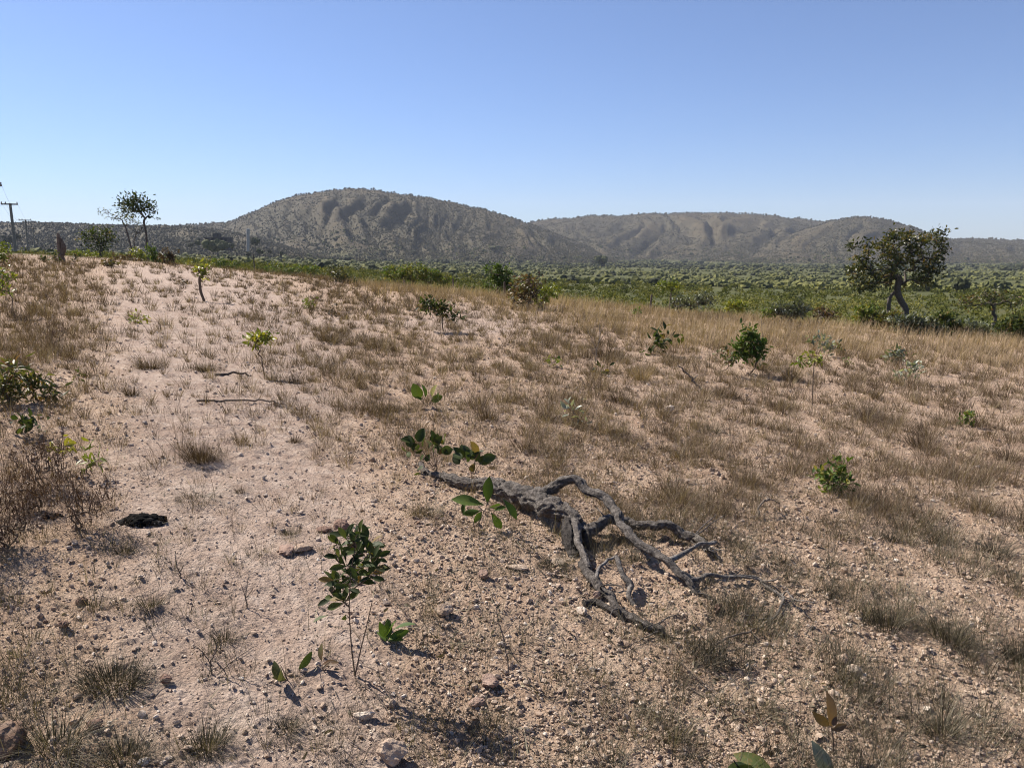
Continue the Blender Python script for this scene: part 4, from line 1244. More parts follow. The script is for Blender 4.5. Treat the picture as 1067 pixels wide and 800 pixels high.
twig('dead_twig', 'dark branching dead twig alone below the left end of the fallen trunk', [[(530, 705), (528, 680), (521, 650), (514, 622)], [(529, 672), (540, 690), (556, 700)], [(525, 660), (536, 646), (540, 640)], [(522, 652), (512, 645)], [(528, 680), (548, 682), (566, 690)]], 0.003)
twig('dead_twig', 'brown leafless stalk with small side shoots standing on pale crust left of the seedling', [[(258, 634), (256, 618), (260, 600)], [(257, 622), (266, 610)], [(257, 625), (251, 608)], [(258, 634), (268, 634)]], 0.0035)
twig('dead_twig', 'short crooked brown stalk right of the charred lump', [[(190, 607), (187, 596), (184, 588), (182, 574)], [(187, 596), (192, 588)], [(190, 606), (196, 600)]], 0.004)
twig('dead_twig', 'tall thin straight dead stalk left of the star shaped tuft', [[(99, 602), (98, 586), (98, 566)], [(98, 594), (90, 594)]], 0.0022)
twig('dead_twig', 'bare crooked bush skeleton in the straw grass at mid slope', [[(620, 378), (622, 365), (625, 350), (624, 338)], [(622, 366), (616, 352), (612, 344)], [(623, 358), (631, 347)], [(621, 372), (614, 360)], [(624, 350), (630, 338)]], 0.009)
twig('dead_twig', 'thin dead stalk standing just right of the dense round shrub', [[(795, 358), (794, 345), (793, 328)], [(794, 338), (799, 333)]], 0.008)
twig('dead_twig', 'crooked dead branchlet lying right of the tip of the fallen branch', [[(790, 540, .01), (792, 528, .07), (800, 522, .09), (812, 524, .05)], [(800, 522, .09), (797, 516, .1)]], 0.009, upright=False)
twig('dead_twig', 'grey dead twig arched over the litter at lower right', [[(745, 672, .02), (762, 664, .04), (782, 660, .03), (800, 652, .02)], [(782, 660, .03), (790, 668, .02)]], 0.006, upright=False)
twig('dead_twig', 'thin pale crossing stalks on the dark litter near the bottom', [[(706, 690, .01), (728, 706, .03), (748, 720, .05)], [(776, 704, .01), (756, 715, .03), (740, 726, .02)], [(740, 726, .02), (750, 742, .01), (754, 752, .01)]], 0.003, upright=False)
twig('dead_twig', 'long thin dry stalk lying along the soil in front of the seedling foot', [[(372, 712, .01), (388, 722, .01), (400, 735, .012), (414, 752, .01), (440, 766, .005)], [(388, 722, .01), (410, 735, .02), (425, 745, .01)]], 0.0025, upright=False)


# dry bushes made of stalks
def stalk_bush(label, px, py, w, h, n, mt='rust_blade', tint=0.15, group='dry stalk bushes'):
    p = P(px, py)
    k = np.linalg.norm(p - np.array([0, 0, CH])) / F
    w *= k; h *= k
    T = crown_points(n, p + np.array([0, 0, h * 0.42]), w / 2, w / 2.4, h * 0.5, 0.1)
    T[:, 2] = np.maximum(T[:, 2], macro(T[:, 0], T[:, 1]) + 0.03)
    root = thing('dry_bush', label, SH, p, group)
    nodes, par, cnt, lf = plant_skeleton(p, T, None, 0.06, 0.1)
    g = Geo(); draw_skeleton(g, nodes, par, cnt, lf, 0.0012, 0.006, 0.5, 5)
    g.build('stem', M['stem'], root, origin=p)
    g = Geo()
    N = n * 16
    pos = np.repeat(T, 16, 0) + R.normal(size=(N, 3)) * 0.02
    blades(g, pos, R.uniform(0, 2 * PI, N), np.abs(R.normal(0.8, 0.7, N)), R.normal(0.2, 0.7, N), R.uniform(0.02, 0.08, N), R.uniform(0.0015, 0.004, N), 3, np.clip(R.normal(tint, 0.14, N), 0, 1))
    g.build('foliage', M[mt], root, origin=p)


stalk_bush('large dark reddish dry bush at left beside the charred lump', 82, 556, 74, 64, 80, tint=0.3)
stalk_bush('dark purplish dry bush left of the reddish one, under the yellow-leaved sprig', 44, 510, 60, 52, 95, tint=0.15)
stalk_bush('low dark dry bush touching the left edge below the purplish one', 8, 575, 60, 60, 80, tint=0.1)
stalk_bush('pale rusty dry bush in front of the purplish one', 30, 535, 40, 40, 60, tint=0.35)
stalk_bush('dark dry bush out at the left end of the shaded soil', -55, 590, 110, 110, 170, tint=0.0)
stalk_bush('tall thin dry bush in the brown grass of the left slope', 60, 365, 40, 40, 60, tint=0.25)
stalk_bush('low dry twiggy bush on the litter below the dead branchlet', 748, 694, 60, 20, 40, mt='grey_blade', tint=0.2)


# ------------------------------------------------------------------ fallen tree
def fallen_tree():
    b = P(575, 560)
    root = thing('fallen_branch', 'gnarled grey fallen tree branch with arched limbs lying on the soil', 'fallen branch', b)

    def limb(name, pts, rad, sides=22, bark=0.22, seed=0.0, tint=0.5, n=9, splinter=True):
        n *= 2; sides = int(sides * 1.6); bark *= 1.7
        W = [P(*q) for q in pts]
        rad = np.array(rad) * 0.84
        W2 = [W[0]]; R2 = [rad[0]]
        for i in range(1, len(W)):                      # kinks between the drawn joints
            seg = np.linalg.norm(W[i] - W[i - 1])
            W2.append((W[i] + W[i - 1]) / 2 + R.normal(size=3) * np.array([1, 1, 0.6]) * seg * 0.055); R2.append((rad[i] + rad[i - 1]) / 2 * R.uniform(0.86, 1.12))
            W2.append(W[i]); R2.append(rad[i] * R.uniform(0.92, 1.1))
        pp, rr = catmull(W2, R2, max(4, n // 2))
        L = np.cumsum(np.concatenate([[0], np.linalg.norm(np.diff(pp, axis=0), axis=1)]))
        amp = np.minimum(rr, 0.05)
        pp = pp + np.stack([perlin(L * 9 + seed, L * 0 + k * 5.3 + seed) for k in range(3)], 1) * amp[:, None] * 0.55
        g = Geo()
        tube(g, pp, rr, sides, tint, bark, seed)
        if splinter:                                    # torn end
            e, dr, r0 = pp[-1], unit(pp[-1] - pp[-3]), rr[-1]
            for _ in range(5):
                o = e + R.normal(size=3) * r0 * 0.45 - dr * r0
                tube(g, [o, o + dr * r0 * R.uniform(1.0, 2.2), o + dr * r0 * R.uniform(2.2, 3.6) + R.normal(size=3) * r0 * 0.4], [r0 * 0.42, r0 * 0.25, r0 * 0.04], 5, 0.7)
        g.build(name, M['dead_wood'], root, origin=b)
        return pp, rr

    def twigs(res, k, l0, l1):
        pp, rr = res
        for _ in range(k):
            i = int(R.integers(len(pp) // 4, len(pp) - 1))
            d = unit(pp[i] - pp[i - 1]) + unit(R.normal(size=3)) * 0.9
            d[2] = abs(d[2]) * 0.25
            d = unit(d); l = R.uniform(l0, l1)
            q = [pp[i]]
            for j in range(3):
                q.append(q[-1] + (d + R.normal(size=3) * 0.35) * l / 3)
            q = np.array(q)
            q[:, 2] = np.maximum(q[:, 2], height(q[:, 0], q[:, 1]) + 0.004)
            pw, ra = catmull(q, [0.0055, 0.0042, 0.0032, 0.0015], 4)
            g = Geo(); tube(g, pw, ra, 6, R.uniform(0.3, 0.8), 0.15, seed=float(i))
            g.build('twig', M['dead_wood'], root, origin=b)
    twig_on = []
    limb('trunk', [(438, 482, .015), (462, 496, .03), (485, 505, .05), (512, 510, .075), (540, 518, .10), (562, 525, .12), (582, 537, .13), (597, 545, .12), (604, 551, .10)],
         [.02, .03, .042, .058, .066, .072, .062, .05, .034], 30, 0.26, 1.3, n=12)
    limb('branch', [(566, 522, .13), (578, 512, .21), (586, 505, .27), (598, 502, .30), (608, 508, .28), (618, 517, .25), (632, 524, .24), (640, 534, .21), (646, 549, .18), (656, 563, .15), (675, 577, .12), (694, 592, .09), (708, 604, .06), (718, 613, .035), (722, 625, .01)],
         [.045, .038, .034, .033, .03, .029, .03, .033, .03, .027, .026, .024, .022, .02, .014], 20, 0.2, 4.1)
    limb('branch', [(698, 594, .085), (712, 584, .11), (728, 577, .13), (743, 571, .14)], [.018, .014, .0125, .012], 14, 0.15, 7.7, 0.7)
    twig_on.append(limb('branch', [(708, 604, .06), (724, 608, .05), (735, 606, .05), (752, 607, .045), (772, 607, .04), (788, 608, .03), (800, 616, .02), (812, 625, .015), (816, 635, .012), (808, 647, .012), (795, 652, .01)],
         [.018, .0145, .015, .012, .0115, .011, .01, .009, .008, .007, .005], 12, 0.18, 9.2, 0.6, splinter=False))
    limb('branch', [(716, 615, .035), (726, 625, .02), (740, 634, .008)], [.012, .008, .004], 10, 0.15, 3.3, 0.4)
    limb('branch', [(592, 541, .12), (598, 552, .10), (603, 566, .08), (606, 580, .06), (610, 593, .04), (612, 600, .03)], [.045, .032, .024, .02, .02, .026], 16, 0.25, 5.5, 0.6)
    limb('branch', [(590, 545, .10), (592, 560, .07), (594, 575, .035), (596, 586, .0)], [.045, .045, .04, .03], 18, 0.3, 15.5, 0.2)
    twig_on.append(limb('branch', [(606, 592, .035), (616, 606, .035), (628, 620, .03), (642, 636, .03), (660, 645, .03), (674, 651, .03), (688, 656, .022), (691, 663, .0)],
         [.028, .03, .024, .02, .023, .021, .02, .012], 16, 0.25, 6.6, 0.45))
    limb('branch', [(624, 616, .03), (622, 604, .07), (626, 595, .10), (633, 590, .115), (641, 588, .12)], [.014, .011, .010, .0095, .009], 10, 0.15, 8.8, 0.75)
    limb('branch', [(641, 588, .12), (645, 596, .10), (650, 607, .07), (657, 616, .045), (655, 624, .03), (662, 634, .01)], [.012, .015, .016, .018, .014, .012], 12, 0.22, 2.8, 0.6)
    twig_on.append(limb('branch', [(600, 548, .10), (612, 557, .085), (620, 552, .085), (636, 546, .085), (652, 545, .08), (672, 551, .07), (694, 556, .06), (712, 560, .055), (726, 564, .055), (735, 576, .05)],
         [.04, .035, .032, .03, .03, .03, .028, .028, .03, .022], 18, 0.28, 11.1, 0.5))
    limb('branch', [(614, 556, .08), (612, 566, .05), (614, 578, .0)], [.03, .025, .02], 14, 0.25, 12.0, 0.3)
    limb('branch', [(735, 576, .05), (742, 584, .02), (752, 592, .0)], [.02, .012, .006], 10, 0.25, 12.9, 0.3)
    limb('branch', [(608, 632, .015), (622, 630, .02), (640, 640, .02), (650, 650, .0)], [.016, .018, .014, .008], 12, 0.25, 13.9, 0.3)
    for res, k in zip(twig_on, (9, 8, 6)):
        twigs(res, k, 0.08, 0.24)


fallen_tree()


# ------------------------------------------------------------------ stones, charred lumps
def stone(px, py, w, label, mt='stone', seed=1, squash=(1, 0.75, 0.55), tint=0.5, name='stone', cat='stone', sink=0.3, group=None, base=None, az=None):
    p = P(px, py)
    k = np.linalg.norm(p - np.array([0, 0, CH])) / F
    r = w * k / 2
    V, f = rock_template(base or ICO3, seed, 0.05, (1, 1, 1))
    q = fbm(V[:, 0] * 1.7 + seed, V[:, 1] * 1.7 + V[:, 2] * 1.3, 4)
    V = V * (1 + 0.16 * q)[:, None] * np.array(squash)
    a = seed * 1.7 if az is None else az
    c, s = math.cos(a), math.sin(a)
    V = np.stack([V[:, 0] * c - V[:, 1] * s, V[:, 0] * s + V[:, 1] * c, V[:, 2]], 1) * r
    V[:, 2] += r * squash[2] * (1 - sink)
    g = Geo(); g.add(V + p, f, tint)
    o = g.build(name, M[mt], smooth=False, origin=p)
    return tag(o, label, cat, group)


GS = 'stones lying on the soil'
stone(356, 549, 20, 'reddish rounded rock on the soil above the leafy seedling', 'red_stone', 3, (1, .8, .6), .5, group=GS)
stone(336, 551, 16, 'darker flat reddish rock touching the left of the rounded one', 'red_stone', 4, (1, .8, .35), .3, group=GS)
stone(298, 578, 26, 'flat clod of pinkish crust left of the leafy seedling head', 'red_stone', 5, (1, .7, .3), .7, group=GS)
stone(316, 577, 20, 'flat clod of crust with undercut edge just right of the pinkish clod', 'stone', 6, (1, .7, .4), .4, group=GS)
stone(173, 716, 14, 'brown egg shaped stone on pale crust right of the widest blackened tuft', 'red_stone', 7, (1, .7, .6), .3, group=GS)
stone(86, 636, 11, 'small dark brown stone left of the star shaped tuft', 'red_stone', 8, (1, .8, .8), .2, group=GS)
stone(68, 664, 9, 'small brown stone below the dark brown one at lower left', 'red_stone', 9, (1, .8, .7), .3, group=GS)
stone(100, 766, 13, 'rust red stone in front of the widest blackened tuft', 'red_stone', 10, (1, .8, .7), .4, group=GS)
stone(463, 644, 18, 'tan block shaped stone with a dark shadow right of the fan-shaped sprout', 'stone', 11, (1, .9, .8), .4, group=GS)
stone(380, 749, 20, 'pale oblong stone lying near the bottom below the leafy seedling', 'stone', 12, (1, .5, .45), .85, group=GS, az=0.1)
stone(407, 736, 10, 'small round tan stone right of the pale oblong one', 'stone', 13, (1, .8, .7), .6, group=GS)
stone(504, 607, 12, 'small pinkish brown stone under the shadow of the fallen trunk', 'red_stone', 14, (1, .9, .8), .8, group=GS)
stone(622, 627, 9, 'orange brown stone under the lower dead branch', 'red_stone', 15, (1, .9, 1.), .9, group=GS)
stone(606, 643, 12, 'pale angular stone in front of the lower dead branch', 'stone', 16, (1, .8, .6), .9, group=GS)
stone(540, 600, 24, 'pale flat slab in the shadow of the sapling with big upright leaves', 'stone', 17, (1, .4, .2), .7, group=GS, az=-0.3)
stone(582, 593, 18, 'flat pale disc shaped stone under the trunk fork', 'stone', 18, (1, .8, .35), .65, group=GS)
stone(747, 641, 13, 'dark red stone right of the dead branch tip', 'red_stone', 19, (1, .7, .6), .2, group=GS)
stone(889, 710, 13, 'whitish square stone on the lower right slope', 'stone', 20, (1, .9, .8), 0.78, group=GS)
stone(878, 698, 15, 'tan stone just above the whitish square one', 'stone', 21, (1, .8, .7), .5, group=GS)
stone(900, 716, 9, 'small whitish flat stone just right of the square one', 'stone', 22, (1, .7, .4), .7, group=GS)
stone(779, 697, 11, 'small white stone on the dark litter at lower right', 'stone', 23, (1, .6, .5), 0.78, group=GS)
stone(798, 677, 10, 'white flat stone above the one on the dark litter', 'stone', 24, (1, .6, .5), 0.78, group=GS)
stone(792, 735, 10, 'whitish stone below the dark litter, nearest the dark folded leaf', 'stone', 25, (1, .7, .5), .7, group=GS)
stone(698, 430, 12, 'pinkish pale stone alone among mid slope tufts', 'stone', 26, (1, .8, .7), .75, group=GS)
stone(638, 455, 12, 'reddish stone in mid slope right of the silver-leaf seedling', 'red_stone', 27, (1, .8, .6), .6, group=GS)
stone(388, 478, 8, 'small grey stone on the track left of the round-leaved sapling', 'stone', 28, (1, .8, .7), .3, group=GS)
stone(509, 718, 22, 'weathered crumbling clod in front of the dark branching dead twig', 'red_stone', 29, (1, .8, .45), .75, group=GS)
stone(497, 735, 16, 'crumbling pinkish clod just below the weathered one', 'red_stone', 30, (1, .8, .5), .8, group=GS)
stone(4, 790, 40, 'dark grey boulder cut by the lower left corner', 'stone', 31, (1, .8, .7), .0, group=GS)
stone(150, 798, 10, 'round cream stone at the bottom edge, left one of two', 'stone', 32, (1, .9, .8), 1.0, group=GS)
stone(410, 794, 34, 'pale weathered rock at the bottom edge casting a long shadow', 'stone', 33, (1, .6, .7), .55, group=GS)


def charred(px, py, w, label, n, seed):
    p = P(px, py)
    k = np.linalg.norm(p - np.array([0, 0, CH])) / F
    rr = np.random.default_rng(seed)
    g = Geo()
    r = w * k / 2
    V, f = rock_template(ICO3, seed, 0.1, (0.92, 0.55, 0.3))
    V = V * (1 + 0.25 * fbm(V[:, 0] * 3, V[:, 1] * 3 + V[:, 2] * 4, 4))[:, None]
    g.add(p + V * r + [0, 0, 0.06 * r], f, 0.3)
    for i in range(n):
        V, f = rock_template(ICO1, seed * 50 + i, 0.3, (1, 0.7, 0.5))
        a = rr.uniform(-0.5, 0.5); c, s = math.cos(a), math.sin(a)
        V = np.stack([V[:, 0] * c - V[:, 1] * s, V[:, 0] * s + V[:, 1] * c, V[:, 2]], 1)
        sc = r * rr.uniform(0.10, 0.27)
        u = rr.uniform(-0.85, 0.85)
        off = np.array([u * r, rr.uniform(-0.4, 0.4) * r, sc * 0.2 + rr.uniform(0, 0.24) * r * (1 - abs(u) ** 1.5)])
        g.add(p + V * sc + off, f, rr.uniform(0.1, 0.8))
    o = g.build('charred_lump', M['char'], smooth=False, origin=p)
    tag(o, label, 'charred lump')


charred(149, 546, 42, 'black charred crumbly lump on the pale track at left', 95, 3)
charred(55, 541, 20, 'smaller black charred lump half hidden by dry bushes at the left edge', 45, 4)


# ------------------------------------------------------------------ stump, fence posts, poles, far building
def stump():
    Y = 37
    b = GY(63, Y)
    root = thing('tree_stump', 'thick grey broken tree stump standing on the left crest', 'stump', b)
    g = Geo()
    pts = [b + np.array([0, 0, -0.05])] + [PY(x, y, Y) for x, y in ((63, 262), (62, 254), (61, 247), (60.5, 243))]
    pp, rr = catmull(pts, [.15, .13, .115, .085, .04], 6)
    tube(g, pp, rr, 14, 0.5, 0.2, 2.0)
    g.build('trunk', M['post_wood'], root, origin=b)
    g = Geo()
    pts = [PY(x, y, Y - 0.1) for x, y in ((65, 266), (66.5, 258), (65, 253), (63, 248))]
    pp, rr = catmull(pts, [.10, .11, .08, .03], 6)
    tube(g, pp, rr, 12, 0.2, 0.25, 5.0)
    g.build('bark_slab', M['post_wood'], root, origin=b)


stump()


def post(px, top, Y, r, label):
    b = GY(px, Y)
    g = Geo()
    t = PY(px + R.normal() * 0.3, top, Y)
    pp, rr = catmull([b - np.array([0, 0, 0.1]), (b + t) / 2, t], [r, r * 0.95, r * 0.85], 6)
    tube(g, pp, rr, 10, 0.3, 0.08, px * 0.1)
    o = g.build('fence_post', M['post_wood'], origin=b)
    tag(o, label, 'fence post', 'old fence posts along the brow')


post(264, 265, 50, 0.045, 'weathered fence post right of the two-stemmed young tree')
post(421, 292, 36, 0.045, 'weathered fence post in front of the broad light green bush')
post(472, 290, 36, 0.045, 'weathered fence post right of the broad light green bush')
post(526, 294, 31, 0.045, 'weathered fence post against the tall dense green bush')
post(679, 307, 31, 0.045, 'weathered fence post left of the small yellow-topped tree')
post(1007, 352, 24, 0.045, 'weathered fence post right of the wide silver-leaved bush')


def pole(px, top, Y, lean, label, arm=1.5):
    b = GY(px + lean, Y)
    t = PY(px, top, Y)
    root = thing('utility_pole', label, 'utility pole', b, 'poles of the power line')
    g = Geo()
    pp, rr = catmull([b - np.array([0, 0, 0.3]), (b + t) / 2, t], [0.27, 0.24, 0.2], 5)
    tube(g, pp, rr, 10, 0.4)
    g.build('pole', M['concrete'], root, origin=b)
    d = np.array([0.93, 0.36, 0.0])
    a = t - np.array([0, 0.22, 0.15])
    g = Geo()
    V = np.array([[sx * arm, sy * 0.09, sz * 0.11] for sx in (-1, 1) for sy in (-1, 1) for sz in (-1, 1)])
    W = a + V[:, 0:1] * d + V[:, 1:2] * np.array([-0.36, 0.93, 0]) + V[:, 2:3] * np.array([0, 0, 1.0])
    g.add(W, np.array([[0, 1, 3, 2], [4, 6, 7, 5], [0, 4, 5, 1], [2, 3, 7, 6], [0, 2, 6, 4], [1, 5, 7, 3]]), 0.4)
    g.build('crossarm', M['post_wood'], root, origin=b, smooth=False)
    pts = []
    for s in (-0.92, -0.45, 0.92):
        g = Geo()
        c = a + d * arm * s + np.array([0, 0, 0.11])
        tube(g, [c, c + [0, 0, .08], c + [0, 0, .16], c + [0, 0, .24], c + [0, 0, .3]], [0.05, 0.1, 0.06, 0.1, 0.04], 8, 0.5)
        g.build('insulator', M['ceramic'], root, origin=b)
        pts.append(c + np.array([0, 0, 0.31]))
    return pts


W_ = [pole(-9, 192, 100, 5, 'nearest pale utility pole, only an arm tip showing at the left edge', 1.25),
      pole(10.5, 212, 135, 5.5, 'leaning pale utility pole with a crossarm, tallest against the sky at left', 1.25),
      pole(26.5, 229, 215, 2.3, 'upright utility pole right of the leaning one, its crossarm just above the ridge'),
      pole(34.2, 238, 300, 1.6, 'third utility pole, small and dark against the far ridge'),
      pole(39.5, 243, 390, 1.0, 'farthest thin utility pole in the row, right of the third')]
for j in range(3):
    g = Geo()
    for a, b in zip(W_[:-1], W_[1:]):
        p, q = a[j], b[j]
        s = np.linspace(0, 1, 14)
        pts = p + (q - p) * s[:, None]; pts[:, 2] -= 1.6 * 4 * s * (1 - s)
        tube(g, pts, 0.012, 4, cap=False)
    o = g.build('power_wire', M['wire'])
    tag(o, 'thin sagging power wire strung between the utility poles at far left', 'wire', 'power wires between the poles')


def box(g, c, hx, hy, hz, tint=0.5):
    V = np.array([[sx * hx, sy * hy, sz * hz] for sx in (-1, 1) for sy in (-1, 1) for sz in (-1, 1)]) + np.asarray(c)
    g.add(V, np.array([[0, 1, 3, 2], [4, 6, 7, 5], [0, 4, 5, 1], [2, 3, 7, 6], [0, 2, 6, 4], [1, 5, 7, 3]]), tint)


def far_building():
    Y = 700
    k = Y / F
    b = PY(228, 257, Y)
    root = thing('farm_building', 'dark blocky building half hidden by trees at the foot of the left hill', 'building', b)
    ctr = PY(228, 251, Y)
    g = Geo(); box(g, ctr + [0, 0, -3], 12 * k, 5, 4.5 * k + 1.5); g.build('wall', M['dark_wall'], root, origin=b, smooth=False)
    g = Geo(); box(g, ctr + [0, 0, 4.5 * k - 1.2], 12.8 * k, 5.6, 0.5); g.build('roof', M['dark_wall'], root, origin=b, smooth=False)
    g = Geo(); box(g, PY(226, 245, Y), 3.0 * k, 3, 1.9 * k); g.build('roof_block', M['dark_wall'], root, origin=b, smooth=False)
    for i in range(5):
        g = Geo(); box(g, PY(219 + i * 4.6, 250, Y) + [0, -5.03 - 0.04, 0], 1.2, 0.08, 1.3, 0.0); g.build('window', M['char'], root, origin=b, smooth=False)
    b = PY(258.5, 253, Y)
    root = thing('water_tower', 'pale narrow tower right of the dark blocky building at the hill foot', 'tower', b)
    g = Geo(); tube(g, [PY(258.5, 262, Y), PY(258.5, 250, Y), PY(258.5, 242, Y)], 1.3, 16, 0.5); g.build('shaft', M['pale_wall'], root, origin=b)
    g = Geo(); tube(g, [PY(258.5, 242.5, Y), PY(258.5, 240, Y), PY(258.5, 238.3, Y)], 1.55, 16, 0.6); g.build('tank', M['pale_wall'], root, origin=b)


far_building()


# ------------------------------------------------------------------ scrub of the plain and woods of the hills
def make_scrub():
    g = Geo()
    x, y, r = scatter(5200, 42, 330, 44)
    px = col_px(x, y); ye = np.interp(np.clip(px, -300, 1350), EDGE_PX, EDGE_Y)
    ok = (y > ye * 1.35) & (R.uniform(size=len(x)) < 0.45 + 0.55 * sstep(-0.3, 0.3, fbm(x / 30, y / 30, 3)))
    ok &= ~((np.abs(px - 150) < 170) & (y < 75))
    x, y, r = x[ok], y[ok], r[ok]
    n = len(x)
    s = R.uniform(0.32, 0.95, n) * np.where(R.uniform(size=n) < 0.1, 1.5, 1.0) * (1 - 0.45 * (px[ok] < 520) * (y < 120))
    z = height(x, y)
    m = 64
    N = n * m
    u = unit(R.normal(size=(N, 3))); q = R.uniform(0.35, 1, N) ** 0.5
    S = np.repeat(s, m)
    lump = 1 + 0.35 * np.sin(u[:, 0] * 5 + np.repeat(R.uniform(0, 6, n), m)) * np.cos(u[:, 2] * 4)
    pos = np.stack([np.repeat(x, m), np.repeat(y, m), np.repeat(z + s * 0.62, m)], -1) + u * (q * S * lump)[:, None] * np.array([1.15, 1.15, 0.72])
    lf = np.maximum(0.10, np.repeat(r, m) * 0.0013) * R.uniform(0.7, 1.4, N) * 1.6
    tint = np.clip(np.repeat(R.normal(0.48, 0.22, n) + 0.25 * fbm(x / 25, y / 40, 2), m) + R.normal(0, 0.12, N), 0, 1)
    leaves(g, pos, u + R.normal(size=(N, 3)) * 0.6, lf, tint, 'round', 0.2, 0.2, 0.4, na=3)
    tag(g.build('scrub', M['scrub_leaf']), kind='stuff')
    # farther: lumpy crowns
    g = Geo()
    tp = []
    for i in range(8):
        V, f = ICO1
        rr = np.random.default_rng(300 + i)
        tp.append((V * (1 + rr.uniform(-0.32, 0.28, (len(V), 1))) * np.array([1, 1, 0.75]), f))
    x, y, r = scatter(25000, 260, 2100, 44)
    y2 = R.uniform(950, 2000, 24000); x2 = y2 * np.tan(np.radians(R.uniform(-40, 40, 24000)))
    x, y, r = np.concatenate([x, x2]), np.concatenate([y, y2]), np.concatenate([r, np.hypot(x2, y2)])
    zb = terrain_base(x, y); zh, up, _ = hill_z(x, y); up = np.where(zh > zb, up, 0)
    ok = (R.uniform(size=len(x)) < 0.1 + 0.9 * sstep(-0.3, 0.2, fbm(x / 60, y / 110, 4))) & (up < 0.35)
    x, y, r = x[ok], y[ok], r[ok]
    n = len(x)
    big = (R.uniform(size=n) < 0.25) * sstep(500, 1000, r)
    s = np.clip(R.lognormal(-0.15, 0.4, n), 0.35, 2.2) * (1 + 1.2 * big)
    z = height(x, y)
    tint = np.clip(R.normal(0.5, 0.2, n) + 0.3 * fbm(x / 70, y / 110, 2) - 0.4 * big, 0, 1)
    wh = R.integers(0, 8, n); Mx = rot_random(n, 0.15)
    for i in range(8):
        k = wh == i
        inst(g, tp[i], Mx[k], np.stack([x, y, z + s * 0.45], -1)[k], s[k], tint[k])
    tag(g.build('far_scrub', M['far_leaf'], smooth=False), kind='stuff')
    # hills: savanna trees over the slopes, thicker in the gullies and along the crests
    g = Geo()
    n0 = 520000
    a = np.radians(R.uniform(-42, 42, n0)); y = R.uniform(650, 2950, n0); x = y * np.tan(a)
    zh, up, gul = hill_z(x, y); zb = terrain_base(x, y)
    dens = 0.19 + 0.7 * gul + 0.22 * sstep(0.0, 0.6, fbm(x / 130.0, y / 160.0, 4)) + 0.3 * (up > 0.95) + 0.35 * sstep(0.3, 0.0, up)
    ok = (zh > zb + 1) & (R.uniform(size=n0) < dens * 0.8)
    x, y, up, gul = x[ok], y[ok], up[ok], gul[ok]
    n = len(x)
    s = R.uniform(0.55, 1.55, n) * (0.85 + 0.45 * gul) * np.where(R.uniform(size=n) < 0.1, 1.5, 1)
    z = height(x, y)
    tint = np.clip(R.normal(0.5, 0.22, n), 0, 1)
    wh = R.integers(0, 8, n); Mx = rot_random(n, 0.15)
    tp0 = []
    OCTA = (np.array([[1, 0, 0], [-1, 0, 0], [0, 1, 0], [0, -1, 0], [0, 0, 1], [0, 0, -1.0]]), np.array([[0, 2, 4], [2, 1, 4], [1, 3, 4], [3, 0, 4], [2, 0, 5], [1, 2, 5], [3, 1, 5], [0, 3, 5]]))
    for i in range(8):
        V, f = OCTA
        rr = np.random.default_rng(500 + i)
        tp0.append((V * (1 + rr.uniform(-0.35, 0.3, (len(V), 1))) * np.array([1, 1, 0.9]), f))
    for i in range(8):
        k = wh == i
        inst(g, tp0[i], Mx[k], np.stack([x, y, z + s * 0.55], -1)[k], s[k], tint[k])
    # skyline trees
    for (cx, cy, yc, yb, sc) in LAYERS:
        pxs = R.uniform(cx[0], cx[-1], 420 if yc > 1000 else 200)
        yy = np.full(len(pxs), float(yc)) * R.uniform(0.985, 1.0, len(pxs))
        xx = (pxs - 533.5) / F * CP * yy
        zz = height(xx, yy)
        ss = R.uniform(1.0, 2.9, len(pxs)) * yc / 1900
        inst(g, tp0[0], rot_random(len(pxs), 0.1), np.stack([xx, yy, zz + ss * 0.9], -1), ss, R.uniform(0.2, 0.7, len(pxs)))
    tag(g.build('far_woodland', M['hill_leaf'], smooth=False), kind='stuff')


make_scrub()


# trees at the foot of the hills that stand out one by one
def far_tree(px, py, w, h, Y, label, tint=0.15):
    b = GY(px, Y)
    k = Y / F
    c = PY(px, py, Y)
    root = thing('distant_tree', label, 'tree', b, 'dark trees at the foot of the hills')
    g = Geo(); tube(g, [b - [0, 0, 0.5], (b + c) / 2, c], [0.5, 0.35, 0.2], 6); g.build('trunk', M['bark'], root, origin=b)
    g = Geo()
    n = 14
    pts = crown_points(n, c, w * k * 0.35, w * k * 0.35, h * k * 0.3, 0.2)
    for i in range(n):
        V, f = ICO1
        V = V * (1 + R.uniform(-0.35, 0.3, (len(V), 1)))
        g.add(pts[i] + V * R.uniform(0.14, 0.26) * (w + h) * k * 0.5, f, np.clip(R.normal(tint, 0.1), 0, 1))
    g.build('crown', M['far_leaf'], root, origin=b, smooth=False)


far_tree(293, 264, 4, 6, 520, 'small dark upright tree on the plain, right of the pale narrow tower')
far_tree(281, 262, 5, 5, 560, 'small dark tree just left of the small dark upright one')
far_tree(259, 265, 6, 5, 500, 'dark round tree directly below the pale narrow tower')
far_tree(266, 252, 9, 12, 640, 'tall dark tree just right of the pale narrow tower')
far_tree(270, 262, 9, 8, 560, 'dark wide tree at the foot of the tall dark one by the tower')
far_tree(241, 255, 8, 8, 620, 'dark tree touching the right end of the dark blocky building')
far_tree(207, 252, 8, 8, 640, 'dark tree touching the left end of the dark blocky building')
far_tree(199, 255, 7, 6, 640, 'dark low tree farther left of the dark blocky building')
far_tree(226, 256, 30, 9, 600, 'wide dark tree clump in front of the dark blocky building', 0.4)
far_tree(8, 249, 14, 8, 620, 'broad dark tree behind the foot of the leaning utility pole', 0.1)
far_tree(18, 246, 10, 7, 650, 'dark tree right behind the leaning utility pole, higher up the slope', 0.1)
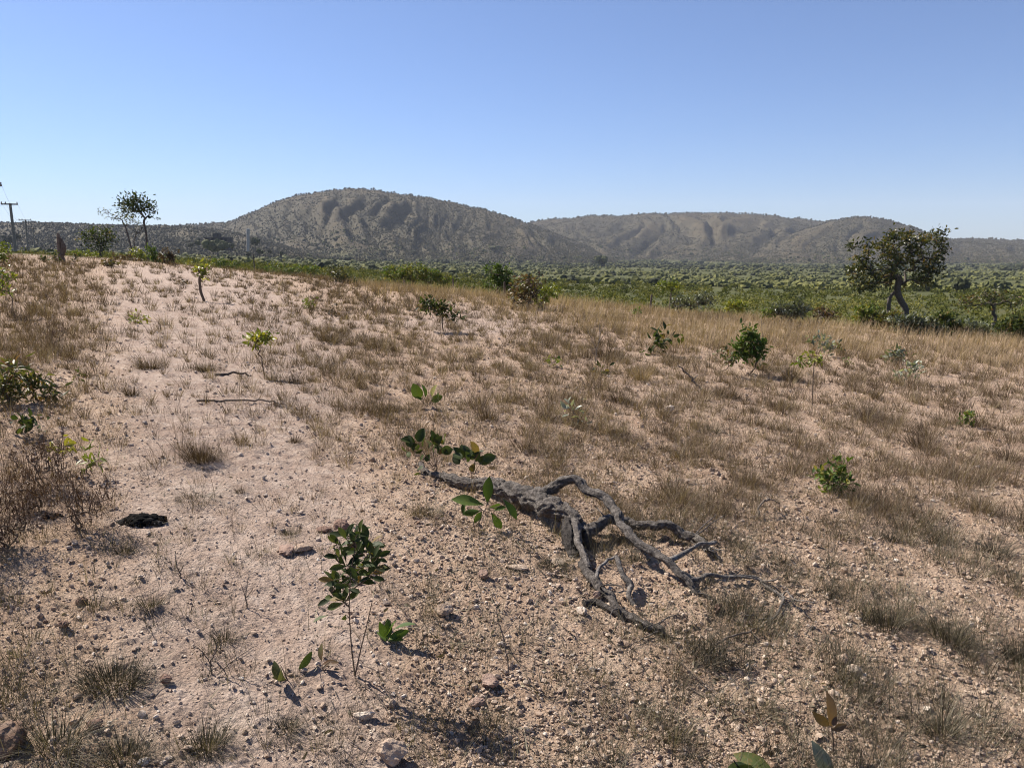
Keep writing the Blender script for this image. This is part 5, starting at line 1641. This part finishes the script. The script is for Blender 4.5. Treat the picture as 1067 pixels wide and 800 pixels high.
far_tree(740, 288, 8, 5, 480, 'round dark tree out on the green plain at centre right', 0.1)
far_tree(724, 287, 7, 4, 500, 'dark low tree on the plain left of the round dark one', 0.1)
far_tree(648, 300, 7, 5, 200, 'small round grey-green tree on the plain left of the small yellow-topped tree', 0.5)
far_tree(625, 271, 24, 7, 1000, 'long dark green clump of trees at the foot of the middle hills', 0.3)
far_tree(1000, 296, 26, 12, 220, 'large dark tree clump on the plain behind the crooked low tree', 0.2)
far_tree(965, 298, 26, 10, 230, 'broad grey-green tree clump just right behind the large gnarled tree', 0.45)
far_tree(1040, 298, 30, 10, 230, 'broad dark tree clump on the plain at the right edge', 0.25)
far_tree(882, 308, 12, 8, 180, 'dark round tree on the plain at left behind the large gnarled tree', 0.3)

# ------------------------------------------------------------------ air, sky, sun, camera
hz = bpy.data.meshes.new('haze')
X0, X1, Y0, Y1, Z0, Z1 = -7600, 7600, -7600, 7600, -330, 420
vs = [(x, y, z) for x in (X0, X1) for y in (Y0, Y1) for z in (Z0, Z1)]
hz.from_pydata(vs, [], [(0, 1, 3, 2), (4, 6, 7, 5), (0, 4, 5, 1), (2, 3, 7, 6), (0, 2, 6, 4), (1, 5, 7, 3)])
ho = bpy.data.objects.new('haze', hz); COL.objects.link(ho); ho['kind'] = 'stuff'
hm = bpy.data.materials.new('haze'); hm.use_nodes = True
nt = hm.node_tree; nt.nodes.remove(nt.nodes['Principled BSDF'])
pv = nt.nodes.new('ShaderNodeVolumePrincipled')
pv.inputs['Color'].default_value = (0.80, 0.87, 1.0, 1); pv.inputs['Density'].default_value = 0.00007; pv.inputs['Anisotropy'].default_value = 0.0
nt.links.new(pv.outputs[0], nt.nodes['Material Output'].inputs['Volume'])
hz.materials.append(hm)

w = bpy.data.worlds.new('World'); scn.world = w; w.use_nodes = True
nt = w.node_tree
sky = nt.nodes.new('ShaderNodeTexSky'); sky.sky_type = 'NISHITA'; sky.sun_disc = False
sky.sun_elevation = SUN_EL; sky.sun_rotation = -SUN_AZ; sky.altitude = 500; sky.air_density = 1.0; sky.dust_density = 0.3; sky.ozone_density = 2.0
tc = nt.nodes.new('ShaderNodeTexCoord'); sx = nt.nodes.new('ShaderNodeSeparateXYZ'); nt.links.new(tc.outputs['Generated'], sx.inputs[0])
hue = ramp(nt, [(0.0, (0.55, 0.69, 1.0)), (0.28, (0.68, 0.745, 0.95))], sx.outputs[2]).outputs[0]
nt.links.new(mix(nt, sky.outputs[0], hue, 1.0, 'MULTIPLY'), nt.nodes['Background'].inputs[0]); nt.nodes['Background'].inputs[1].default_value = 0.064

sd = bpy.data.lights.new('sun', 'SUN'); sd.energy = 5.0; sd.angle = math.radians(0.53); sd.color = (1.0, 0.925, 0.82)
so = bpy.data.objects.new('sun', sd); COL.objects.link(so)
S = Vector((-math.sin(SUN_AZ) * math.cos(SUN_EL), math.cos(SUN_AZ) * math.cos(SUN_EL), math.sin(SUN_EL)))
so.rotation_euler = S.to_track_quat('Z', 'Y').to_euler(); so.location = (-30, 30, 40)

cd = bpy.data.cameras.new('camera'); cd.sensor_fit = 'HORIZONTAL'; cd.sensor_width = 36; cd.lens = 36 * F / 1067
cd.clip_start = 0.05; cd.clip_end = 30000
co = bpy.data.objects.new('camera', cd); COL.objects.link(co)
co.location = (0, 0, CH); co.rotation_euler = (PI / 2 - PITCH, 0, 0)
scn.camera = co
scn.view_settings.view_transform = 'Standard'; scn.view_settings.look = 'None'
scn.view_settings.exposure = 1.07; scn.view_settings.gamma = 1.0; scn.view_settings.use_curve_mapping = False
scn.cycles.use_denoising = True; scn.cycles.pixel_filter_type = 'BLACKMAN_HARRIS'; scn.cycles.filter_width = 1.1
scn.cycles.max_bounces = 6; scn.cycles.diffuse_bounces = 3; scn.cycles.glossy_bounces = 2; scn.cycles.transmission_bounces = 3; scn.cycles.volume_bounces = 0
